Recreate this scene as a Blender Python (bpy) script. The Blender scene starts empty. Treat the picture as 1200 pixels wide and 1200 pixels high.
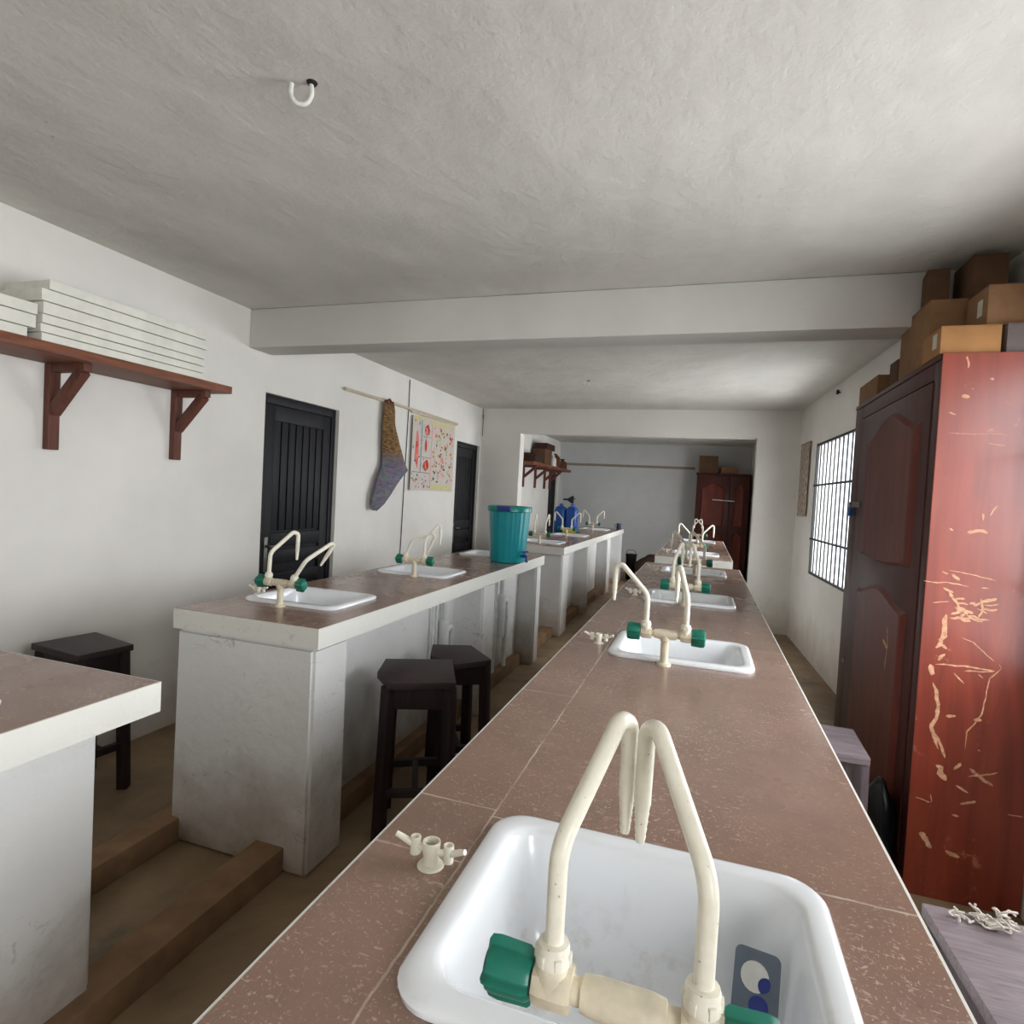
import bpy, bmesh, math, random
from mathutils import Vector, Matrix, noise
random.seed(7)
PI = math.pi
SC = bpy.context.scene
COL = SC.collection

# ------------------------------------------------------------------ helpers: meshes
SKEW = Matrix.Translation((1.03, 5.5, 0)) @ Matrix.Rotation(math.atan(.044), 4, 'Z') @ Matrix.Translation((-1.03, -5.5, 0))   # the right wall runs slightly askew
class MB:
    """collects shapes in world (or local) coordinates and links them as one mesh object"""
    def __init__(self):
        self.bm = bmesh.new()
        self.mi = 0
    def _add(self, verts, faces):
        vs = [self.bm.verts.new(v) for v in verts]
        out = []
        for f in faces:
            try:
                fc = self.bm.faces.new([vs[i] for i in f]); fc.material_index = self.mi; out.append(fc)
            except ValueError:
                pass
        return vs, out
    def box(self, x0, x1, y0, y1, z0, z1, bev=0.0, seg=2, M=None):
        vs, fs = self._add([(x, y, z) for x in (x0, x1) for y in (y0, y1) for z in (z0, z1)],
                           [(0,1,3,2),(4,6,7,5),(0,4,5,1),(2,3,7,6),(0,2,6,4),(1,5,7,3)])
        if bev > 0:
            es = list({e for f in fs for e in f.edges})
            r = bmesh.ops.bevel(self.bm, geom=es, offset=bev, segments=seg, affect='EDGES', profile=0.6)
            vs = list({v for v in r['verts']} | {v for v in vs if v.is_valid})
            for f in {f for v in vs for f in v.link_faces}: f.material_index = self.mi
        if M is not None:
            bmesh.ops.transform(self.bm, matrix=M, verts=[v for v in vs if v.is_valid])
        return vs
    def bar(self, a, b, w, t, up=(0, 0, 1), bev=0.0):
        """square-section bar from a to b, width w (sideways) and thickness t (along up)"""
        a = Vector(a); b = Vector(b); d = b - a; L = d.length; z = d.normalized()
        x = Vector(up).cross(z)
        if x.length < 1e-5: x = Vector((1, 0, 0)).cross(z)
        x.normalize(); y = z.cross(x)
        M = Matrix.Translation(a) @ Matrix((x, y, z)).transposed().to_4x4()
        return self.box(-w/2, w/2, -t/2, t/2, 0, L, bev, M=M)
    def prism(self, poly, z0, z1, top_scale=1.0, bev=0.0):
        n = len(poly)
        cx = sum(p[0] for p in poly)/n; cy = sum(p[1] for p in poly)/n
        vs = [(p[0], p[1], z0) for p in poly] + [(cx+(p[0]-cx)*top_scale, cy+(p[1]-cy)*top_scale, z1) for p in poly]
        v, fs = self._add(vs, [tuple(range(n-1, -1, -1)), tuple(range(n, 2*n))] + [(i, (i+1) % n, n+(i+1) % n, n+i) for i in range(n)])
        if bev > 0:
            bmesh.ops.bevel(self.bm, geom=list({e for f in fs for e in f.edges}), offset=bev, segments=2, affect='EDGES', profile=0.6)
    def hexa(self, p8):
        """8 points: bottom ring of 4, top ring of 4"""
        return self._add(p8, [(3,2,1,0),(4,5,6,7),(0,1,5,4),(1,2,6,5),(2,3,7,6),(3,0,4,7)])
    def tube(self, pts, r, seg=14, cap=True):
        pts = [Vector(p) for p in pts]
        rr = r if isinstance(r, (list, tuple)) else [r]*len(pts)
        n = len(pts); rings = []
        t0 = (pts[1]-pts[0]).normalized()
        u = t0.orthogonal().normalized()
        for i, p in enumerate(pts):
            if i == 0: t = t0
            elif i == n-1: t = (pts[-1]-pts[-2]).normalized()
            else: t = ((pts[i]-pts[i-1]).normalized() + (pts[i+1]-pts[i]).normalized()).normalized()
            u = (u - t*u.dot(t)).normalized(); w = t.cross(u)
            rings.append([self.bm.verts.new(p + (u*math.cos(2*PI*k/seg) + w*math.sin(2*PI*k/seg))*rr[i]) for k in range(seg)])
        for a, b in zip(rings, rings[1:]):
            for k in range(seg):
                f = self.bm.faces.new((a[k], a[(k+1) % seg], b[(k+1) % seg], b[k])); f.material_index = self.mi
        if cap:
            f = self.bm.faces.new(rings[0][::-1]); f.material_index = self.mi
            f = self.bm.faces.new(rings[-1]); f.material_index = self.mi
    def lathe(self, prof, origin=(0, 0, 0), axis='z', seg=28, cap0=True, cap1=True, lobes=None):
        """prof: list of (radius, height)"""
        o = Vector(origin); rings = []
        for r, h in prof:
            ring = []
            for k in range(seg):
                a = 2*PI*k/seg; q = r*(lobes(a, h) if lobes else 1)
                c, s = q*math.cos(a), q*math.sin(a)
                p = {'z': (c, s, h), 'x': (h, c, s), 'y': (s, h, c)}[axis]
                ring.append(self.bm.verts.new(o+Vector(p)))
            rings.append(ring)
        for a, b in zip(rings, rings[1:]):
            for k in range(seg):
                f = self.bm.faces.new((a[k], a[(k+1) % seg], b[(k+1) % seg], b[k])); f.material_index = self.mi
        if cap0: f = self.bm.faces.new(rings[0][::-1]); f.material_index = self.mi
        if cap1: f = self.bm.faces.new(rings[-1]); f.material_index = self.mi
    def loft(self, rings, cap0=True, cap1=True):
        R = [[self.bm.verts.new(p) for p in ring] for ring in rings]
        n = len(R[0])
        for a, b in zip(R, R[1:]):
            for k in range(n):
                f = self.bm.faces.new((a[k], a[(k+1) % n], b[(k+1) % n], b[k])); f.material_index = self.mi
        if cap0: f = self.bm.faces.new(R[0][::-1]); f.material_index = self.mi
        if cap1: f = self.bm.faces.new(R[-1]); f.material_index = self.mi
    def plate(self, u, v, holes, w0, w1, f):
        """slab over [u0,u1]x[v0,v1] with rectangular holes; f(u,v,w) maps to a point"""
        us = sorted({u[0], u[1]} | {h[0] for h in holes} | {h[1] for h in holes})
        vs = sorted({v[0], v[1]} | {h[2] for h in holes} | {h[3] for h in holes})
        us = [a for a in us if u[0] <= a <= u[1]]; vs = [a for a in vs if v[0] <= a <= v[1]]
        def solid(i, j):
            if i < 0 or j < 0 or i >= len(us)-1 or j >= len(vs)-1: return False
            cu = (us[i]+us[i+1])/2; cv = (vs[j]+vs[j+1])/2
            return not any(h[0] < cu < h[1] and h[2] < cv < h[3] for h in holes)
        cache = {}
        def V(i, j, w):
            k = (i, j, w)
            if k not in cache: cache[k] = self.bm.verts.new(f(us[i], vs[j], w))
            return cache[k]
        def F(*a):
            fc = self.bm.faces.new(a); fc.material_index = self.mi
        for i in range(len(us)-1):
            for j in range(len(vs)-1):
                if not solid(i, j): continue
                F(V(i,j,w1), V(i+1,j,w1), V(i+1,j+1,w1), V(i,j+1,w1))
                F(V(i,j,w0), V(i,j+1,w0), V(i+1,j+1,w0), V(i+1,j,w0))
                if not solid(i-1, j): F(V(i,j,w0), V(i,j,w1), V(i,j+1,w1), V(i,j+1,w0))
                if not solid(i+1, j): F(V(i+1,j,w0), V(i+1,j+1,w0), V(i+1,j+1,w1), V(i+1,j,w1))
                if not solid(i, j-1): F(V(i,j,w0), V(i+1,j,w0), V(i+1,j,w1), V(i,j,w1))
                if not solid(i, j+1): F(V(i,j+1,w0), V(i,j+1,w1), V(i+1,j+1,w1), V(i+1,j+1,w0))
    def build(self, name, mats, parent=None, smooth=40, local=False, recalc=True, skew=False):
        if skew: bmesh.ops.transform(self.bm, matrix=SKEW, verts=self.bm.verts)
        if parent is not None and not local:
            M = Matrix.Translation(Vector(parent_world(parent))).inverted()
            if parent.get('_rz') is not None: pass
            bmesh.ops.transform(self.bm, matrix=M, verts=self.bm.verts)
        if recalc: bmesh.ops.recalc_face_normals(self.bm, faces=self.bm.faces)
        me = bpy.data.meshes.new(name)
        self.bm.to_mesh(me); self.bm.free()
        for m in (mats if isinstance(mats, (list, tuple)) else [mats]): me.materials.append(m)
        if smooth:
            for p in me.polygons: p.use_smooth = True
            me.set_sharp_from_angle(angle=math.radians(smooth))
        o = bpy.data.objects.new(name, me); COL.objects.link(o)
        if parent is not None: o.parent = parent
        return o

def parent_world(o):
    v = Vector((0, 0, 0))
    while o is not None:
        v += o.location; o = o.parent
    return v

def tag(o, label=None, cat=None, group=None, kind=None):
    if label: o['label'] = label
    if cat: o['category'] = cat
    if group: o['group'] = group
    if kind: o['kind'] = kind
    return o

def thing(name, label, cat, loc=(0, 0, 0), group=None, rz=0):
    o = bpy.data.objects.new(name, None); COL.objects.link(o)
    o.location = loc; o.rotation_euler = (0, 0, rz); o.empty_display_size = 0.1
    return tag(o, label, cat, group)

def copy_tree(o, parent=None):
    c = o.copy(); COL.objects.link(c)
    if parent is not None: c.parent = parent
    for ch in list(o.children): copy_tree(ch, c)
    return c

def struct(o): o['kind'] = 'structure'; return o

def fillet(pts, rad, n=7):
    """round the inner corners of a polyline"""
    P = [Vector(p) for p in pts]; out = [P[0]]
    for i in range(1, len(P)-1):
        a, b, c = P[i-1], P[i], P[i+1]
        r = rad[i-1] if isinstance(rad, (list, tuple)) else rad
        d1 = (a-b).normalized(); d2 = (c-b).normalized()
        ang = d1.angle(d2); t = min(r/math.tan(ang/2), (a-b).length*0.49, (c-b).length*0.49)
        p1 = b+d1*t; p2 = b+d2*t
        for k in range(n+1):
            s = k/n; out.append(p1*(1-s)**2 + b*2*s*(1-s) + p2*s*s)
    out.append(P[-1]); return out

def rrect(hx, hy, r, z, cx=0, cy=0, n=7):
    pts = []
    for sx, sy, a0 in ((1, 1, 0), (-1, 1, PI/2), (-1, -1, PI), (1, -1, 3*PI/2)):
        for k in range(n+1):
            a = a0 + PI/2*k/n
            pts.append((cx+sx*(hx-r)+r*math.cos(a), cy+sy*(hy-r)+r*math.sin(a), z))
    return pts

# ------------------------------------------------------------------ helpers: materials
def s2l(c):
    return tuple(((x/255)/12.92 if x/255 <= .04045 else ((x/255+.055)/1.055)**2.4) for x in c)

class NT:
    def __init__(self, name):
        self.m = bpy.data.materials.new(name); self.m.use_nodes = True
        self.t = self.m.node_tree; self.b = self.t.nodes['Principled BSDF']
        self._geo = None; self._tc = None
    def n(self, typ, **kw):
        nd = self.t.nodes.new(typ)
        for k, v in kw.items():
            if k in ('operation', 'data_type', 'blend_type', 'noise_dimensions', 'feature', 'distance', 'wave_type', 'bands_direction', 'interpolation_type', 'clamp', 'use_clamp', 'noise_type'):
                setattr(nd, k, v)
        return nd
    def L(self, a, b): self.t.links.new(a, b)
    def val(self, sock, v):
        if hasattr(v, 'is_linked') or isinstance(v, bpy.types.NodeSocket): self.L(v, sock)
        else: sock.default_value = v
    def pos(self):
        if self._geo is None: self._geo = self.n('ShaderNodeNewGeometry')
        return self._geo.outputs['Position']
    def normal(self):
        self.pos(); return self._geo.outputs['Normal']
    def obj(self):
        if self._tc is None: self._tc = self.n('ShaderNodeTexCoord')
        return self._tc.outputs['Object']
    def xyz(self, v):
        s = self.n('ShaderNodeSeparateXYZ'); self.L(v, s.inputs[0]); return s.outputs
    def math(self, op, a, b=0.0, c=0.0, clamp=False):
        nd = self.n('ShaderNodeMath', operation=op, use_clamp=clamp)
        self.val(nd.inputs[0], a); self.val(nd.inputs[1], b); self.val(nd.inputs[2], c)
        return nd.outputs[0]
    def mapping(self, v, scale=(1, 1, 1), rot=(0, 0, 0), loc=(0, 0, 0)):
        m = self.n('ShaderNodeMapping'); self.L(v, m.inputs[0])
        m.inputs['Scale'].default_value = scale; m.inputs['Rotation'].default_value = rot; m.inputs['Location'].default_value = loc
        return m.outputs[0]
    def noise(self, v, scale, detail=4, rough=.55, dist=0.0):
        nd = self.n('ShaderNodeTexNoise'); self.L(v, nd.inputs['Vector'])
        nd.inputs['Scale'].default_value = scale; nd.inputs['Detail'].default_value = detail
        nd.inputs['Roughness'].default_value = rough; nd.inputs['Distortion'].default_value = dist
        return nd.outputs['Fac']
    def voronoi(self, v, scale, out='Distance', feature='F1', rnd=1.0):
        nd = self.n('ShaderNodeTexVoronoi', feature=feature); self.L(v, nd.inputs['Vector'])
        nd.inputs['Scale'].default_value = scale; nd.inputs['Randomness'].default_value = rnd
        return nd.outputs[out]
    def ramp(self, f, lo, hi, a=0.0, b=1.0):
        nd = self.n('ShaderNodeMapRange', clamp=True); self.L(f, nd.inputs[0])
        nd.inputs[1].default_value = lo; nd.inputs[2].default_value = hi; nd.inputs[3].default_value = a; nd.inputs[4].default_value = b
        return nd.outputs[0]
    def mix(self, f, a, b, mode='MIX'):
        nd = self.n('ShaderNodeMix', data_type='RGBA', blend_type=mode)
        self.val(nd.inputs[0], f)
        self.val(nd.inputs[6], (*a, 1) if isinstance(a, tuple) else a); self.val(nd.inputs[7], (*b, 1) if isinstance(b, tuple) else b)
        return nd.outputs[2]
    def bump(self, h, strength=.3, dist=.01):
        nd = self.n('ShaderNodeBump'); self.L(h, nd.inputs['Height'])
        nd.inputs['Strength'].default_value = strength; nd.inputs['Distance'].default_value = dist
        self.L(nd.outputs[0], self.b.inputs['Normal'])
    def done(self, col=None, rough=.6, spec=.5, metal=0.0, coat=0.0):
        if col is not None: self.val(self.b.inputs['Base Color'], (*col, 1) if isinstance(col, tuple) else col)
        self.val(self.b.inputs['Roughness'], rough); self.val(self.b.inputs['Specular IOR Level'], spec)
        self.b.inputs['Metallic'].default_value = metal; self.b.inputs['Coat Weight'].default_value = coat
        self.b.inputs['Coat Roughness'].default_value = .15
        return self.m

def simple(name, rgb, rough=.5, spec=.5, metal=0, var=.12, scale=25, coat=0, bump=0):
    k = NT(name); c = s2l(rgb)
    f = k.noise(k.obj(), scale, 3)
    col = k.mix(k.ramp(f, .3, .7), tuple(x*(1-var) for x in c), tuple(min(1, x*(1+var)) for x in c))
    if bump: k.bump(f, bump, .004)
    return k.done(col, rough, spec, metal, coat)

def mat_plaster(name, rgb, dirt=(150, 132, 112), dirt_h=.35, bump=.25, var=.06, scuff=0.0, dirt_amt=.8):
    k = NT(name); P = k.pos(); c = s2l(rgb)
    big = k.noise(P, 1.7, 4); fine = k.noise(P, 14, 5, .6)
    base = k.mix(k.ramp(big, .3, .7), tuple(x*(1-var) for x in c), tuple(min(1, x*(1+var)) for x in c))
    z = k.xyz(P)[2]
    edge = k.math('ADD', z, k.math('MULTIPLY', k.math('SUBTRACT', k.noise(P, 5, 5, .65), .5), .55))
    col = base
    if dirt_h > 0: col = k.mix(k.math('MULTIPLY', k.ramp(edge, dirt_h, 0.0), dirt_amt), base, s2l(dirt))
    if scuff:
        sm = k.noise(k.mapping(P, (1, 1, 1.6), (.4, .3, .2)), 13, 6, .72, 1.2)
        sn = k.noise(P, 2.2, 3)
        f = k.math('MULTIPLY', k.math('MULTIPLY', k.ramp(sm, .58, .68), k.ramp(sn, .46, .6)), scuff)
        col = k.mix(f, col, s2l((120, 112, 104)))
    k.bump(k.math('ADD', fine, k.math('MULTIPLY', big, 1.5)), bump, .012)
    return k.done(col, .85, .25)

def mat_ceiling():
    k = NT('ceiling_plaster'); P = k.pos()
    big = k.noise(P, .9, 4, .6); mid = k.noise(k.mapping(P, (1, .6, 1)), 3.2, 5, .6); fine = k.noise(P, 22, 6, .65); grit = k.noise(P, 70, 3, .6)
    col = k.mix(k.ramp(mid, .3, .7), s2l((206, 203, 196)), s2l((220, 217, 210)))
    col = k.mix(k.ramp(big, .45, .7, 0, .35), col, s2l((188, 185, 178)))
    spots = k.voronoi(P, 9); gate = k.noise(P, 5, 2)
    col = k.mix(k.math('MULTIPLY', k.ramp(spots, .07, .03), k.ramp(gate, .55, .6, 0, .4)), col, s2l((140, 136, 130)))
    h = k.math('ADD', k.math('ADD', k.math('MULTIPLY', big, 5.0), k.math('MULTIPLY', mid, 1.6)), k.math('ADD', k.math('MULTIPLY', fine, .6), k.math('MULTIPLY', grit, .1)))
    k.bump(h, .34, .022)
    return k.done(col, .9, .2)

def mat_floor():
    k = NT('floor_concrete'); P = k.pos()
    a = k.noise(P, 1.6, 6, .62, .5); b = k.noise(P, 6, 6, .65); c = k.noise(P, 40, 3)
    col = k.mix(k.ramp(a, .35, .65), s2l((112, 92, 70)), s2l((150, 128, 98)))
    col = k.mix(k.ramp(b, .5, .72, 0, .7), col, s2l((128, 104, 74)))
    col = k.mix(k.ramp(k.noise(P, 2.7, 5, .6), .58, .68, 0, .6), col, s2l((84, 76, 66)))
    k.bump(k.math('ADD', b, k.math('MULTIPLY', c, .3)), .25, .006)
    return k.done(col, k.ramp(b, .3, .7, .45, .75), .4)

def mat_tile(name, xl, ys, ys_strip, x_line):
    """brown flecked bench tiles with pale joints: xl left edge; ys joints right of x_line, ys_strip joints in the strip left of it"""
    k = NT(name); P = k.pos(); x, y, z = k.xyz(P)
    cl = k.noise(P, 2.1, 4, .6); mot = k.noise(P, 9, 5, .6)
    col = k.mix(k.ramp(cl, .3, .7), s2l((136, 108, 94)), s2l((151, 123, 108)))
    col = k.mix(k.ramp(mot, .45, .75, 0, .5), col, s2l((124, 101, 92)))
    for sc, lo, hi, amt, st in ((105, .625, .69, .6, (1, 2.0, 1)), (170, .62, .70, .7, (1.8, 1, 1)), (52, .685, .72, .6, (1, 1.6, 1))):
        fl = k.ramp(k.noise(k.mapping(P, st, (0, 0, .35)), sc, 2, .5, .6), lo, hi, 0, amt)
        gate = k.ramp(k.noise(P, 3.3, 3), .38, .62, .25, 1)
        col = k.mix(k.math('MULTIPLY', fl, gate), col, s2l((206, 184, 168)))
    wob = k.math('MULTIPLY', k.math('SUBTRACT', k.noise(P, 30, 3), .5), .006)
    def line(c, at, w): return k.ramp(k.math('ABSOLUTE', k.math('SUBTRACT', k.math('ADD', c, wob), at)), w, w*.45)
    acc = line(x, x_line, .0022)
    right = k.math('GREATER_THAN', x, x_line); left = k.math('SUBTRACT', 1.0, right)
    for yy in ys: acc = k.math('MAXIMUM', acc, k.math('MULTIPLY', line(y, yy, .0024), right))
    for yy in ys_strip: acc = k.math('MAXIMUM', acc, k.math('MULTIPLY', line(y, yy, .0024), left))
    br = k.ramp(k.noise(P, 11, 4), .35, .6, .15, .85)
    col = k.mix(k.math('MULTIPLY', acc, br), col, s2l((205, 190, 172)))
    smear = k.noise(P, 4, 4, .6)
    k.bump(k.math('ADD', k.noise(P, 3, 2), k.math('MULTIPLY', acc, -.4)), .035, .006)
    return k.done(col, k.ramp(smear, .3, .75, .17, .34), .55)

def mat_wood(name, a, b, rough=.45, spec=.5, axis='y', scale=1.0, coat=0.0, worn=0.0):
    k = NT(name); P = k.pos()
    st = {'x': (2, 22, 22), 'y': (22, 2, 22), 'z': (22, 22, 2)}[axis]
    g = k.noise(k.mapping(P, tuple(s*scale for s in st)), 2.2, 6, .62, 1.2); big = k.noise(P, 2.4, 3)
    col = k.mix(k.ramp(g, .32, .7), s2l(a), s2l(b))
    col = k.mix(k.ramp(big, .4, .75, 0, .35), col, tuple(x*.55 for x in s2l(a)))
    if worn:
        w = k.noise(P, 16, 6, .7, 1.0); gate = k.noise(P, 2.6, 2)
        col = k.mix(k.math('MULTIPLY', k.math('MULTIPLY', k.ramp(w, .62, .68), k.ramp(gate, .48, .6)), worn), col, s2l((190, 130, 95)))
    k.bump(g, .12, .003)
    return k.done(col, rough, spec, 0, coat)

M = {}
M['wall'] = mat_plaster('white_wall_paint', (229, 226, 220), dirt=(170, 156, 138), dirt_h=.42, bump=.22, dirt_amt=.6)
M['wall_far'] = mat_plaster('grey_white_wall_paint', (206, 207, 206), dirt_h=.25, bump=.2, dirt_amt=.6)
M['beam'] = mat_plaster('beam_paint', (208, 206, 201), dirt_h=-1, bump=.2)
M['ceiling'] = mat_ceiling()
M['floor'] = mat_floor()
M['bench'] = mat_plaster('bench_white_paint', (224, 224, 222), dirt=(146, 124, 102), dirt_h=.42, bump=.35, scuff=.5, dirt_amt=.85)
M['slab'] = mat_plaster('bench_slab_paint', (226, 225, 218), dirt_h=-1, bump=.3, scuff=.35)
M['kerb'] = simple('kerb_brown_cement', (126, 98, 72), .8, .3, var=.2, scale=9, bump=.3)
M['tile_c'] = mat_tile('bench_tile_centre', -.426, [.868, 2.24, 2.84, 3.46, 4.06, 4.7, 6.4, 7.0, 7.6], [.742, .887, 1.47, 2.07, 2.7, 3.3, 3.9, 4.5], -.288)
M['tile_l'] = mat_tile('bench_tile_left', -1.91, [.45, 1.9, 2.62, 3.25, 3.9, 4.5, 6.4, 7.1, 7.8, 8.5, 9.2], [.3, 2.2, 2.9, 3.6, 4.2, 6.1, 7.0], -1.78)
M['ceramic'] = simple('white_ceramic', (236, 239, 242), .16, .6, var=.03, scale=6, coat=.3)
def mat_basin():
    k = NT('basin_ceramic'); O = k.obj(); x, y, z = k.xyz(O)
    a = k.noise(O, 26, 5, .65); b = k.noise(k.mapping(O, (1, 1, .25)), 14, 4, .6)
    low = k.ramp(z, -.05, -.145)
    f = k.math('MULTIPLY', k.ramp(a, .5, .68), k.math('ADD', k.math('MULTIPLY', low, .45), k.math('MULTIPLY', k.ramp(b, .55, .7), .22)))
    col = k.mix(f, s2l((237, 240, 243)), s2l((188, 166, 138)))
    k.b.inputs['Coat Weight'].default_value = .3
    return k.done(col, .17, .6, 0, .3)
M['basin'] = mat_basin()
def mat_pvc():
    k = NT('cream_plastic'); O = k.obj()
    f = k.noise(O, 60, 4, .6); g = k.noise(O, 210, 2)
    col = k.mix(k.ramp(f, .3, .7), s2l((226, 221, 203)), s2l((236, 232, 217)))
    col = k.mix(k.ramp(g, .71, .76, 0, .7), col, s2l((96, 84, 62)))
    return k.done(col, .32, .5)
M['pvc'] = mat_pvc()
M['pvc_old'] = simple('aged_cream_plastic', (214, 204, 180), .42, .45, var=.16, scale=40)
M['pvc_white'] = simple('white_pipe_plastic', (216, 217, 214), .4, .5, var=.1, scale=18)
M['green'] = simple('green_plastic', (14, 112, 92), .35, .5, var=.12, scale=40)
M['dark_hole'] = simple('hole_shade_and_root', (36, 34, 32), .7, .2)
M['stool'] = mat_wood('dark_stained_wood', (44, 32, 33), (60, 45, 44), .45, .3, 'x', 1.0)
M['stool_leg'] = mat_wood('dark_stained_wood_upright', (36, 26, 28), (52, 38, 38), .5, .25, 'z', 1.0)
M['stool_grey'] = mat_wood('grey_reflection_brown_wood', (98, 86, 90), (134, 122, 126), .5, .5, 'x', 1.6)  # seat tone has the purple-grey window reflection put into the colour
M['stool_grey_leg'] = mat_wood('worn_grey_brown_wood_upright', (66, 55, 57), (88, 76, 78), .55, .4, 'z', 1.2)
M['shelf'] = mat_wood('brown_shelf_wood', (104, 58, 40), (142, 86, 58), .55, .4, 'y', .8)
M['shelf_brace'] = mat_wood('brown_brace_wood', (86, 50, 40), (118, 72, 56), .6, .35, 'z', .8)
M['cab_front'] = mat_wood('dark_mahogany', (56, 24, 20), (84, 36, 28), .5, .22, 'z', .6, .1)
M['cab_panel'] = mat_wood('mahogany_panel', (80, 31, 22), (122, 50, 33), .48, .25, 'z', .6, .1)
M['cab_side'] = mat_wood('red_varnished_side', (116, 40, 25), (150, 62, 40), .36, .65, 'z', .25, .22, worn=.55)
M['scratch'] = simple('bare_wood_scratch', (198, 150, 118), .7, .3, var=.35, scale=60)
M['door'] = mat_wood('black_door_paint', (14, 15, 19), (30, 31, 37), .5, .25, 'z', .5)
M['door_frame'] = simple('grey_jamb', (150, 142, 136), .8, .3, var=.1, scale=8)
M['iron'] = simple('black_iron', (26, 28, 31), .5, .5, .3)
M['steel'] = simple('dull_steel', (120, 118, 112), .4, .5, .8)
M['cardboard'] = simple('brown_cardboard', (138, 104, 74), .8, .25, var=.12, scale=14)
M['cardboard_d'] = simple('dark_brown_cardboard', (98, 72, 54), .85, .2, var=.15, scale=10)
M['cardboard_o'] = simple('orange_brown_cardboard', (158, 114, 72), .8, .25, var=.14, scale=8)
M['cardboard_g'] = simple('grey_card', (118, 108, 106), .85, .25, var=.1, scale=8)
M['tape'] = simple('pale_tape', (190, 188, 176), .5, .4)
M['board'] = simple('white_board_paint', (224, 223, 212), .6, .35, var=.07, scale=14)
M['teal'] = simple('teal_plastic', (6, 148, 158), .3, .5, var=.05, scale=5)
M['teal_lid'] = simple('green_teal_plastic', (14, 140, 132), .3, .5, var=.05, scale=5)
M['blue'] = simple('blue_plastic', (14, 74, 150), .35, .5, var=.1, scale=8)
M['navy'] = simple('navy_plastic', (30, 46, 130), .35, .5)
M['blackp'] = simple('black_plastic', (24, 24, 26), .5, .4, var=.2)
M['bag'] = simple('black_bag_film', (16, 18, 20), .45, .5, var=.3, scale=12)
M['yellow'] = simple('yellow_plastic', (196, 180, 60), .5, .4)
M['string'] = simple('pale_string', (200, 192, 182), .9, .2, var=.2, scale=60)
M['rod'] = mat_wood('pale_wood_stick', (190, 176, 150), (214, 202, 178), .7, .3, 'y', 1.0)
M['rail'] = simple('grey_brown_batten', (150, 138, 124), .8, .3)
M['paper'] = simple('white_paper', (206, 199, 190), .8, .3, var=.05, scale=12)
M['bottle'] = simple('brown_bottle_glass', (92, 50, 28), .2, .6, var=.2)
M['white_plastic'] = simple('white_plastic', (222, 222, 216), .4, .5)
M['brown_dark'] = simple('dark_brown_sack', (62, 46, 38), .85, .2, var=.25, scale=12, bump=.4)
M['purple'] = simple('lilac_plastic', (150, 140, 190), .5, .4)

# ------------------------------------------------------------------ room
XL, XR, ZC = -2.794, 1.03, 2.483
YB, YP, YF = -2.6, 7.12, 11.5
W1 = (4.75, 6.30, .79, 2.04)            # far right window
W2 = (1.00, 2.40, .82, 2.06)            # window beside the near cabinet
W3 = (-1.9, -.5, .82, 2.06)             # unseen window added behind the viewer for fill light
W4 = (7.9, 9.5, .82, 2.06)              # hidden window added to brighten the far room
mb = MB(); mb.box(XL-.2, XR+.5, YB-.2, YF+.2, -.12, 0); struct(mb.build('floor', M['floor']))
mb = MB(); mb.box(XL-.2, XR+.5, YB-.2, YF+.2, ZC, ZC+.12); struct(mb.build('ceiling', M['ceiling']))
D1 = (3.195, 4.02, 0.0, 1.992); D2 = (6.36, 7.085, 0.0, 1.992); D3 = (10.72, 11.35, 0.0, 1.99)
mb = MB(); mb.plate((YB, YF), (0, ZC), [D1, D2, D3], 0, .2, lambda u, v, w: (XL-w, u, v)); struct(mb.build('wall_left', M['wall'], smooth=0))
mb = MB(); mb.plate((YB, YF), (0, ZC), [W1, W2, W3, W4], 0, .2, lambda u, v, w: (XR+w, u, v)); struct(mb.build('wall_right', M['wall'], smooth=0, skew=True))
mb = MB(); mb.plate((XL-.2, XR+.5), (0, ZC), [], 0, .2, lambda u, v, w: (u, YB-w, v)); struct(mb.build('wall_back', M['wall'], smooth=0))
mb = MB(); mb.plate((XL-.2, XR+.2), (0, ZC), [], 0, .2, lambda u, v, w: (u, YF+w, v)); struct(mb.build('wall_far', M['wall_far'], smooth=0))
mb = MB(); mb.plate((XL, XR), (0, ZC), [(-2.26, .525, -1, 2.175)], 0, .17, lambda u, v, w: (u, YP+w, max(v, 0)))
struct(mb.build('wall_partition', M['wall'], smooth=0))
mb = MB(); mb.box(XL, XR+.12, 3.03, 3.24, 2.24, ZC-.0005, .012); struct(mb.build('trim_1', M['beam']))

# kerbs along the bench row
for i, (x0, x1) in enumerate(((-1.486, -1.362), (-1.955, -1.85))):
    for j, (ya, yb) in enumerate(((-.2, 4.6), (4.98, 9.4))):
        mb = MB(); mb.box(x0, x1, ya, yb, 0, .093, .008)
        struct(mb.build('trim_%d' % (2+i*2+j), M['kerb']))

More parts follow.
